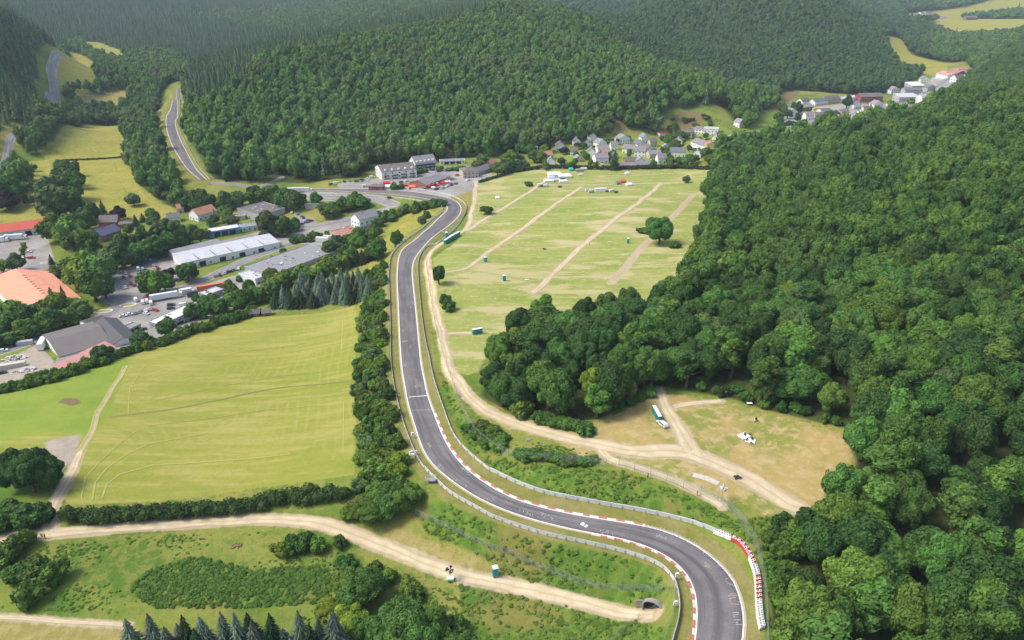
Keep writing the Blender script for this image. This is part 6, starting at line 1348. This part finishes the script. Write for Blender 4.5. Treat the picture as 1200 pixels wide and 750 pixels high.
T(row((322,360),(440,350),20,11,3.6,'ssc',3,4)+row((345,350),(432,342),16,11,3.6,'ssc',3,3)+row((350,342),(430,336),12,10,3.6,'ss',3,3),'dark bluish spruce in the plantation beside the flat hall','spruces of the plantation beside the flat hall',name='spruce')
T(row((312,345),(345,330),5,8,4.6,'bylo')+row((352,330),(405,316),7,8,4.6,'yblo')+row((408,312),(448,300),6,10,5.,'bgc'),'light green tree behind the spruce plantation','light green trees behind the spruce plantation')
T(row((270,363),(325,348),7,9,5,'gb')+row((225,375),(262,365),4,7,4,'gb'),'green tree along the upper edge of the hay field','green trees along the upper edge of the hay field')
T([(121,424,8.5,5,'d')],'round dark tree in front of the pink lean-to'); T([(168,406,9,5,'d')],'round dark tree beside the open gate workshop'); T([(198,393,8,4.6,'g')],'round dark bush-tree beside the white flat roof')
T(row((-10,462),(60,446),11,4.5,3,'gbl',2,2)+row((60,446),(140,420),14,4.5,3.,'gbl',2,2)+row((140,420),(300,368),22,5,3.2,'gbl',3,2),'shrub in the long hedgerow along the top of the hay field','shrubs of the long hedgerow along the top of the hay field','shrub','shrub')
T(row((-15,412),(102,373),14,8,4.4,'gbd',3,2)+row((-10,398),(95,366),11,10,5,'gbdy',4,3),'leafy tree in the belt below the salmon-roofed hall','trees of the belt below the salmon-roofed hall')
T([(78,362,14,4,'c'),(64,360,12,4,'c')],'dark conifer in front of the salmon-roofed hall','dark conifers in front of the salmon-roofed hall',name='conifer_tree'); T([(14,382,13,7.5,'b')],'big round tree at the left in front of the salmon-roofed hall')
T([(230,352,4,2.5,'g'),(242,347,4,2.5,'g'),(255,341,4,2.5,'g'),(268,334,4,2.5,'b'),(281,330,4,2.5,'g'),(295,322,4,2.6,'g'),(308,314,4,2.6,'g'),(320,306,4,2.6,'b'),(333,298,5,3,'b')],'low bush along the drive between the white and grey halls','low bushes along the drive between the white and grey halls','shrub','shrub')
T([(515,333,9,2.9,'d')],'tall dark oval tree beside the dirt road on the meadow'); T([(522,357,5.5,3.2,'o'),(526,364,5.5,3.4,'g')],'grey-green bush beside the dirt road below the oval tree','grey-green bushes beside the dirt road','shrub','shrub')
T([(569.5,251,5,4,'d')],'round dark bush-tree on the upper meadow near the track',hi=True); T([(772,286,14.5,7.,'g')],'big round dark tree on the right of the campsite meadow',hi=True)
T([(752,273,3.6,4,'g'),(759,274,3.6,3.6,'g'),(790,290,3.8,4,'g')],'spreading bush beside the big round tree','spreading bushes beside the big round tree','shrub','shrub'); T([(804.5,214,5,3.4,'o')],'small bare-ish olive tree at the top right of the meadow'); T([(619,218,4,3.6,'g')],'round bush left of the white tents',cat='shrub',name='shrub')
T([(612,485,6.5,4.4,'l')],'light green round bush at the wood edge beside the dirt road',cat='shrub',name='shrub'); T(row((628,492),(690,508),9,3.6,3.4,'bg',3,2),'low green bush at the wood edge above the dirt road','low bushes at the wood edge above the dirt road','shrub','shrub')
# near left
T([(28,570,13.5,5.8,'d'),(52,572,14,5.8,'d'),(40,577,13.5,5.5,'d'),(64,572,11,4.6,'d'),(18,572,11,4.4,'d')],'very dark yew-like tree in the dense group at the left edge of the hay field','very dark trees grouped at the left edge of the hay field',name='yew_tree',hi=True)
T([(10,612,7,5.5,'d'),(32,614,7,5.5,'d'),(48,611,6,4,'d'),(-8,620,7,5,'d')],'dark spreading bush left of the track junction','dark spreading bushes left of the track junction','shrub','shrub')
T([(30,640,5.5,3.2,'b'),(14,655,6.5,4.,'b'),(-2,665,5.6,4.,'b')],'upright bush beside the gravel track at far left','upright bushes beside the gravel track at far left','shrub','shrub'); T([(40,672,4.6,4.6,'b'),(24,677,4.4,4.,'g')],'dark wide bush on the lower left slope','dark wide bushes on the lower left slope','shrub','shrub'); T([(69,678,6,3.6,'b')],'small round bush on the right of the lower left group',cat='shrub',name='shrub'); T([(40,702,6.4,4.2,'b')],'lowest round green bush of the lower left group',cat='shrub',name='shrub')
sp=[(x+rnd.uniform(-5,5),776+rnd.uniform(-10,24),rnd.uniform(11,17),rnd.uniform(3.6,4.6),rnd.choice('ssc')) for x in range(165,400,9)]+[(x+rnd.uniform(-5,5),800+rnd.uniform(0,18),rnd.uniform(11,14),4,'s') for x in range(140,400,11)]+[(105,790,8,2.8,'s'),(130,786,8.5,2.8,'s')]
T(sp,'blue-grey spruce in the row along the bottom edge of the picture','blue-grey spruces along the bottom edge',name='blue_spruce')
T([(412,702,9,5.,'b'),(430,704,10,5.4,'g'),(418,712,9,5,'g')],'mid green tree in the middle of the bottom clump','mid green trees in the middle of the bottom clump',hi=True); T([(386,724,6,3.6,'y'),(410,738,8,4.8,'y'),(402,730,6,3.6,'y')],'yellow-green tree in the bottom clump','yellow-green trees in the bottom clump',hi=True); T([(426,752,8,3.6,'b')],'small bright green tree in front of the yellow-green ones',hi=True)
T([(455,758,11,5.6,'g'),(475,752,12,6,'g'),(492,762,12,6,'g'),(508,755,10,5,'b'),(468,776,10,5,'b')],'large green tree at the right of the bottom clump','large green trees at the right of the bottom clump',hi=True); T([(540,778,9,4.6,'g'),(556,786,8,4,'b')],'green tree at the bottom edge below the mast','green trees at the bottom edge below the mast',hi=True)
T([(520,745,7,4,'o'),(535,742,5,3.4,'l')],'pale green bush below the mast','pale green bushes below the mast','shrub','shrub')
T([(330,650,4.4,3.,'y'),(345,645,5,3.2,'g'),(358,642,5,3.4,'g'),(372,645,4.6,2.6,'b'),(398,640,3.6,2.2,'g'),(405,665,4,3,'g'),(440,672,3.6,2.6,'b'),(455,680,3.6,2.6,'l'),(478,690,3.6,3,'l'),(485,700,4,3,'b')],'small bush on the slope below the gravel track','small bushes on the slope below the gravel track','shrub','shrub')
village_scatter_late=[([(150,262),(200,262),(245,275),(240,290),(215,298),(150,280)],14,'tree among the gardens behind the car park','trees among the gardens behind the car park'),
([(250,262),(262,250),(275,262),(268,275),(248,272)],5,'garden tree left of the old factory','garden trees left of the old factory'),
([(345,295),(400,300),(440,285),(448,275),(420,282),(380,292)],12,'tree on the bank beside the flat grey hall','trees on the bank beside the flat grey hall'),
([(300,285),(340,276),(350,268),(356,262),(330,270),(310,275)],6,'tree between the two valley roads','trees between the two valley roads'),
([(60,325),(95,320),(110,335),(104,356),(80,345),(66,335)],8,'tree between the yard road and the salmon-roofed hall','trees between the yard road and the salmon-roofed hall'),
([(228,362),(290,335),(330,330),(330,345),(260,366),(235,372)],9,'tree between the hay field and the lorry yard','trees between the hay field and the lorry yard')]
# ---- bush belt left of the straight, scattered shrubs inside surveyed outlines
def belt_scatter(poly,s,h,r,kinds,label,group,cat='shrub',name='shrub',hi=False,cap=300):
    W=wpoly(poly); x0,y0=W.min(0);x1,y1=W.max(0); k=0; y=y0
    while y<y1:
        x=x0+(s/2 if k%2 else 0)
        while x<x1:
            a,b=x+rnd.uniform(-.4,.4)*s,y+rnd.uniform(-.4,.4)*s
            if inpoly(np.array([a]),np.array([b]),W)[0] and cap>0:
                cap-=1; add_tree(a,b,float(hgt(a,b)),h*rnd.uniform(.7,1.3),r*rnd.uniform(.75,1.3),rnd.choice(kinds),label,group,cat,name,hi=hi,rnd=rnd)
            x+=s
        y+=s*.87; k+=1
belt_scatter([(428,322),(452,312),(450,345),(451,400),(452,440),(458,480),(466,515),(478,548),(488,562),(495,580),(478,600),(455,612),(440,616),(424,608),(408,606),(414,585),(417,560),(420,520),(421,480),(418,430),(426,400),(424,375),(430,352)],4.7,4.6,2.9,'gbbloly','dense shrub in the belt between the hay field and the left guard rail','shrubs of the belt between the hay field and the left guard rail',cap=230)
T([(438,612,8,4.5,'b'),(452,606,8.5,4.5,'g'),(468,600,7.5,4.2,'b'),(428,606,7,4,'l'),(482,588,6.5,3.8,'b'),(462,588,7.5,4,'g'),(446,590,7,4,'b')],'tall green tree at the lower end of the bush belt','tall trees at the lower end of the bush belt',hi=True)
# dense farm hedge along the bottom of the hay field: one thing
def hedge(pts,label,w,h,tint,step=1.6,name='hedge'):
    P=line(pts,step); z0=float(hgt(*P[0])); rr=np.random.default_rng(int(abs(P[0,0])*3)); V=[];D=[]
    d=np.gradient(P,axis=0); nn=np.stack([-d[:,1],d[:,0]],-1)/np.linalg.norm(d,axis=1)[:,None]; Lc=[];Lr=[]
    for i,p in enumerate(P):
        for k in range(2):
            q=p+nn[i]*rr.uniform(-w/2,w/2)*.7; Lc.append((q[0]-P[0,0],q[1]-P[0,1],float(hgt(*q))-z0+h*rr.uniform(.3,.62))); Lr.append(h*rr.uniform(.38,.55))
    Lc=np.array(Lc);Lr=np.array(Lr); cnt=len(Lr)*130; k=rr.integers(0,len(Lr),cnt); dd=rr.normal(0,1,(cnt,3)); dd[:,2]=np.abs(dd[:,2])*1.0-.25; dd/=np.linalg.norm(dd,axis=1)[:,None]
    pt=Lc[k]+dd*Lr[k][:,None]*rr.uniform(.9,1.1,(cnt,1)); Vq=cards(rr,pt,dd,.34); n=len(Vq)//4
    F=[tuple(range(4*i,4*i+4)) for i in range(n)]; bm=bmesh.new()
    for c,r_ in zip(Lc,Lr): bmesh.ops.create_icosphere(bm,subdivisions=1,radius=r_*.85,matrix=Matrix.Translation(Vector(c)))
    cv=[v.co[:] for v in bm.verts]; F+=[tuple(v.index+len(Vq) for v in f.verts) for f in bm.faces]; bm.free()
    me=bpy.data.meshes.new('hedge'); me.from_pydata(Vq.tolist()+[list(c) for c in cv],[],F); me.materials.append(LEAF); me.update()
    o=link(name,me,None,(P[0,0],P[0,1],z0)); o.color=(*tint,1); return tag(o,label,'hedge')
hedge([(78,612),(150,608),(250,601),(330,590),(405,582)],'thick dark green hedge between the hay field and the gravel track',5.,4.0,(.045,.085,.018))
hedge([(-10,327),(28,323)],'low clipped hedge at the left yard',2.5,1.8,(.05,.10,.025)); hedge([(150,310),(178,301)],'clipped green hedge behind the car park',2.,1.6,(.06,.12,.03)) 
hedge([(562,214),(590,206)],'low hedge at the upper left corner of the campsite meadow',2.6,2.2,(.06,.10,.02)); hedge([(68,189),(110,187),(148,184)],'thin hedge line across the far yellow pastures',1.6,1.6,(.05,.08,.02))
hedge([(590,204),(640,197.5),(700,198.5),(760,198),(800,197.5),(850,198)],'long dark hedgerow between the village and the campsite meadow',4.,3.4,(.042,.080,.02))
# village greenery
def clear_of(x,y,m=3): return all((x-c[0])**2+(y-c[1])**2>(r*.72+m)**2 for c,r in FOOT)
def village_scatter(poly,n,hr,rrg,kinds,label,group,name=None):
    W=wpoly(poly); c=0;t=0
    while c<n and t<n*40:
        t+=1; px=rnd.uniform(min(p[0] for p in poly),max(p[0] for p in poly)); py=rnd.uniform(min(p[1] for p in poly),max(p[1] for p in poly))
        if not inpoly(np.array([px]),np.array([py]),poly)[0]: continue
        p=g1(px,py)
        if clear_of(p[0],p[1],2.5): add_tree(p[0],p[1],p[2],rnd.uniform(*hr),rnd.uniform(*rrg),rnd.choice(kinds),label,group,rnd=rnd,name=name or 'garden_tree'); c+=1
village_scatter([(585,200),(585,190),(640,178),(700,168),(760,160),(860,160),(862,198),(700,199)],95,(4,8.5),(2.2,4),'gbbo','garden tree among the village houses','garden trees among the village houses')
for _p,_n,_l,_g in village_scatter_late: village_scatter(_p,_n,(7,11),(3.4,5.4),'gbbo',_l,_g)
village_scatter([(780,196),(780,188),(862,178),(866,196)],16,(8,11),(4.5,6),'gb','leafy tree between village and meadow corner','leafy trees between village and meadow corner')
village_scatter([(555,196),(600,186),(640,180),(640,188),(590,204),(560,202)],14,(9,14),(5,8),'gbyo','tall leafy tree left of the village','tall leafy trees left of the village')
village_scatter([(782,156),(790,134),(836,136),(838,148),(800,158)],16,(3,6),(2.5,4.5),'gbo','scrub tree on the bare slope above the village','scrub trees on the bare slope above the village','scrub_tree')
village_scatter([(760,150),(775,150),(800,156),(798,176),(775,170)],10,(7,11),(4,6),'gb','round tree below the bare slope','round trees below the bare slope')
village_scatter([(900,150),(905,128),(940,135),(1000,140),(1055,128),(1050,140),(960,150)],26,(8,13),(4,6),'gdb','dark tree around the far right village','dark trees around the far right village')
T([(720,199,17,5,'c')],'tall dark conifer in front of the village',name='conifer_tree'); T([(849,176,10,3,'c')],'pointed conifer beside the white edge house',name='conifer_tree'); T([(660.5,181,6,3.6,'p')],'small purple tree by the brown-roofed village house',name='copper_beech')
T([(991.5,127,14,5,'d')],'dark round tree right of the far yellow containers'); T([(934,134,13,5,'d'),(930,131,11,4,'d')],'dark tree left of the far village','dark trees left of the far village'); T([(1066,124,9,5,'y')],'yellow-green tree in the quarry yard')
T([(766,154,20,9,'o'),(752,152,18,8,'g')],'large pale tree at the left of the bare slope','large pale trees at the left of the bare slope'); T([(632,178,18,9,'o')],'tall pale willow-like tree above the village road'); T(row((456,208),(500,202),9,5,3.4,'lb',2,1),'light bush along the hotel bank','light bushes along the hotel bank','shrub','shrub'); T(row((512,201),(545,199),7,4,3,'gl',2,1),'bush beside the hotel driveway','bushes beside the hotel driveway','shrub','shrub')
T([(462,222,6,3.5,'b'),(470,221,5,3,'b')],'bright bush between kiosk and restaurant','bright bushes between kiosk and restaurant','shrub','shrub'); T(row((578,206),(610,198),6,8,5,'od',2,1),'grey-green tree at the upper left corner of the meadow','grey-green trees at the upper left corner of the meadow')
# shrubs on the outer verge between fence and dirt road
T([(548,505,2.6,2.6,'g'),(560,512,2.6,3,'g'),(572,520,2.8,3.4,'g'),(583,524,3,3,'b'),(565,500,2.4,2.6,'o'),(577,507,2.6,3,'b'),(590,516,2.4,2.6,'b')],'scrubby bush between wire fence and dirt road above the bend','scrubby bushes between wire fence and dirt road','shrub','shrub')
T([(612,535,2.8,3,'g'),(622,537,3,3.4,'g'),(632,536,2.8,3.4,'b'),(642,538,2.6,3,'g'),(655,540,2.4,3,'g'),(667,542,2.4,3,'o'),(682,543,2.2,2.4,'g'),(693,541,2.2,2.4,'b')],'low bush behind the wire fence right of the sandy gap','low bushes behind the wire fence right of the sandy gap','shrub','shrub')
belt_scatter([(900,625),(925,612),(960,598),(990,575),(1000,545),(1012,560),(990,600),(940,640),(915,680),(912,740),(908,690),(902,650)],4.4,6,3.0,'gbdl','young leafy shrub at the edge of the lower right wood','young leafy shrubs at the edge of the lower right wood',cap=120)
belt_scatter([(905,650),(918,655),(932,700),(942,760),(942,820),(912,820),(908,740)],3.6,5.5,3.,'gbbl','leafy bush behind the tyre wall at the wood edge','leafy bushes behind the tyre wall at the wood edge',cap=60)
belt_scatter([(726,480),(768,464),(762,458),(720,474)],3.,2.6,2.,'gb','low bush under the trees left of the clearing track','low bushes under the trees left of the clearing track',cap=20)
belt_scatter([(800,458),(850,464),(900,479),(985,502),(985,494),(900,470),(850,456)],4.6,2.8,2.,'gbd','low bush under the forest edge above the clearing','low bushes under the forest edge above the clearing',cap=50)
# ------------------------------------------------------------------ weeds and brambles: uncountable ground cover
def weeds(name,polys,dens,smin,smax,label,seed,thr=-.9,coll=None):
    r=np.random.default_rng(seed); pts=[]
    for k in polys:
        W=RPOLY[k]; x0,y0=W.min(0);x1,y1=W.max(0); n=int((x1-x0)*(y1-y0)*dens); x=r.uniform(x0,x1,n); y=r.uniform(y0,y1,n); ok=inpoly(x,y,W); x,y=x[ok],y[ok]
        c=np.sin(x*.21+y*.13)+np.sin(y*.31-x*.07+1)+r.normal(0,.8,len(x)); ok=(c>thr)&(grid_field(VERGE,x,y)<-.3)&(grid_field(dirt,x,y)<-.6); pts.append(np.column_stack([x[ok],y[ok]]))
    P=np.vstack(pts); s=r.uniform(smin,smax,len(P)); z=hgt(P[:,0],P[:,1])
    stuff(name,np.column_stack([P,z+s*.05]),r.uniform(0,6.28,len(P)),np.column_stack([s,s,s*r.uniform(.5,.9,len(P))]),r.integers(0,3,len(P)),coll or PWEED,label)
weeds('bank_weeds',['bankin','bankout','bankout2','lowright'],.9,.3,.8,'lush weeds and nettles covering the banks beside the track bend',3)
weeds('bramble_thicket',['bramble'],1.8,.45,.9,'dark green bramble thicket on the lower meadow',4,-3,PBRAM)
RPOLY['lowleft']=wpoly([(60,640),(150,630),(300,622),(400,640),(520,690),(560,720),(560,780),(400,760),(300,700),(150,720),(0,715),(0,650)])
RPOLY['scrubout']=wpoly([(536,470),(560,492),(600,512),(640,520),(690,530),(690,545),(600,535),(572,520),(550,500)]); RPOLY['pathside']=wpoly([(0,635),(330,622),(330,616),(0,628)])
weeds('meadow_weeds',['lowleft','scrubout'],1.6,.22,.55,'taller tufts and docks in the lower left meadow',6,1.0)
# grass tufts on the dry ground
# yard clutter already placed; sheep-like specks avoided
HAZE=.00007; EXPO=1.0
# ------------------------------------------------------------------ camera, light, haze
cam=bpy.data.cameras.new('camera'); cam.sensor_width=36; cam.lens=36*870/1200; cam.clip_start=1; cam.clip_end=20000
co=bpy.data.objects.new('camera',cam); COL.objects.link(co); co.location=(0,0,CAMZ); co.rotation_euler=(math.radians(90)-PITCH,0,0); sc.camera=co
SUN_EL,SUN_AZ=math.radians(52),math.radians(-95)   # azimuth from +Y towards +X
w=bpy.data.worlds.new('World'); sc.world=w; w.use_nodes=True; nt=w.node_tree; nt.nodes.clear()
sky=nt.nodes.new('ShaderNodeTexSky'); sky.sky_type='NISHITA'; sky.sun_disc=False; sky.sun_elevation=SUN_EL; sky.sun_rotation=SUN_AZ; sky.air_density=1.2; sky.dust_density=3.
bg=nt.nodes.new('ShaderNodeBackground'); bg.inputs[1].default_value=.12; wo=nt.nodes.new('ShaderNodeOutputWorld')
nt.links.new(sky.outputs[0],bg.inputs[0]); nt.links.new(bg.outputs[0],wo.inputs[0])
sl=bpy.data.lights.new('sun','SUN'); sl.energy=1.9; sl.angle=math.radians(19); sl.color=(1,.96,.89)
so=bpy.data.objects.new('sun',sl); COL.objects.link(so)
dirv=Vector((math.sin(SUN_AZ)*math.cos(SUN_EL),math.cos(SUN_AZ)*math.cos(SUN_EL),math.sin(SUN_EL)))
so.rotation_euler=dirv.to_track_quat('Z','Y').to_euler()
hz=MB(); HM,nt,out=new_mat('haze')
vp=N(nt,'ShaderNodeVolumePrincipled',{'Color':(.72,.86,1,1),'Density':HAZE,'Anisotropy':.0}); nt.links.new(vp.outputs[0],out.inputs['Volume'])
hz.box((0,3300,GZ.min()-6),(16000,6900+400,GZ.max()+80-GZ.min()),HM)
ho=hz.build('haze'); ho['kind']='stuff'; ho['label']='thin blue summer haze over the valley'; 
sc.view_settings.view_transform='Standard'; sc.view_settings.look='None'; sc.view_settings.gamma=1; sc.view_settings.exposure=EXPO
sc.cycles.use_denoising=True
try: sc.cycles.denoiser='OPENIMAGEDENOISE'
except Exception: pass
sc.cycles.max_bounces=4; sc.cycles.diffuse_bounces=2; sc.cycles.glossy_bounces=1; sc.cycles.transmission_bounces=2; sc.cycles.volume_bounces=0; sc.cycles.transparent_max_bounces=8
sc.cycles.use_adaptive_sampling=True; sc.cycles.adaptive_threshold=.02
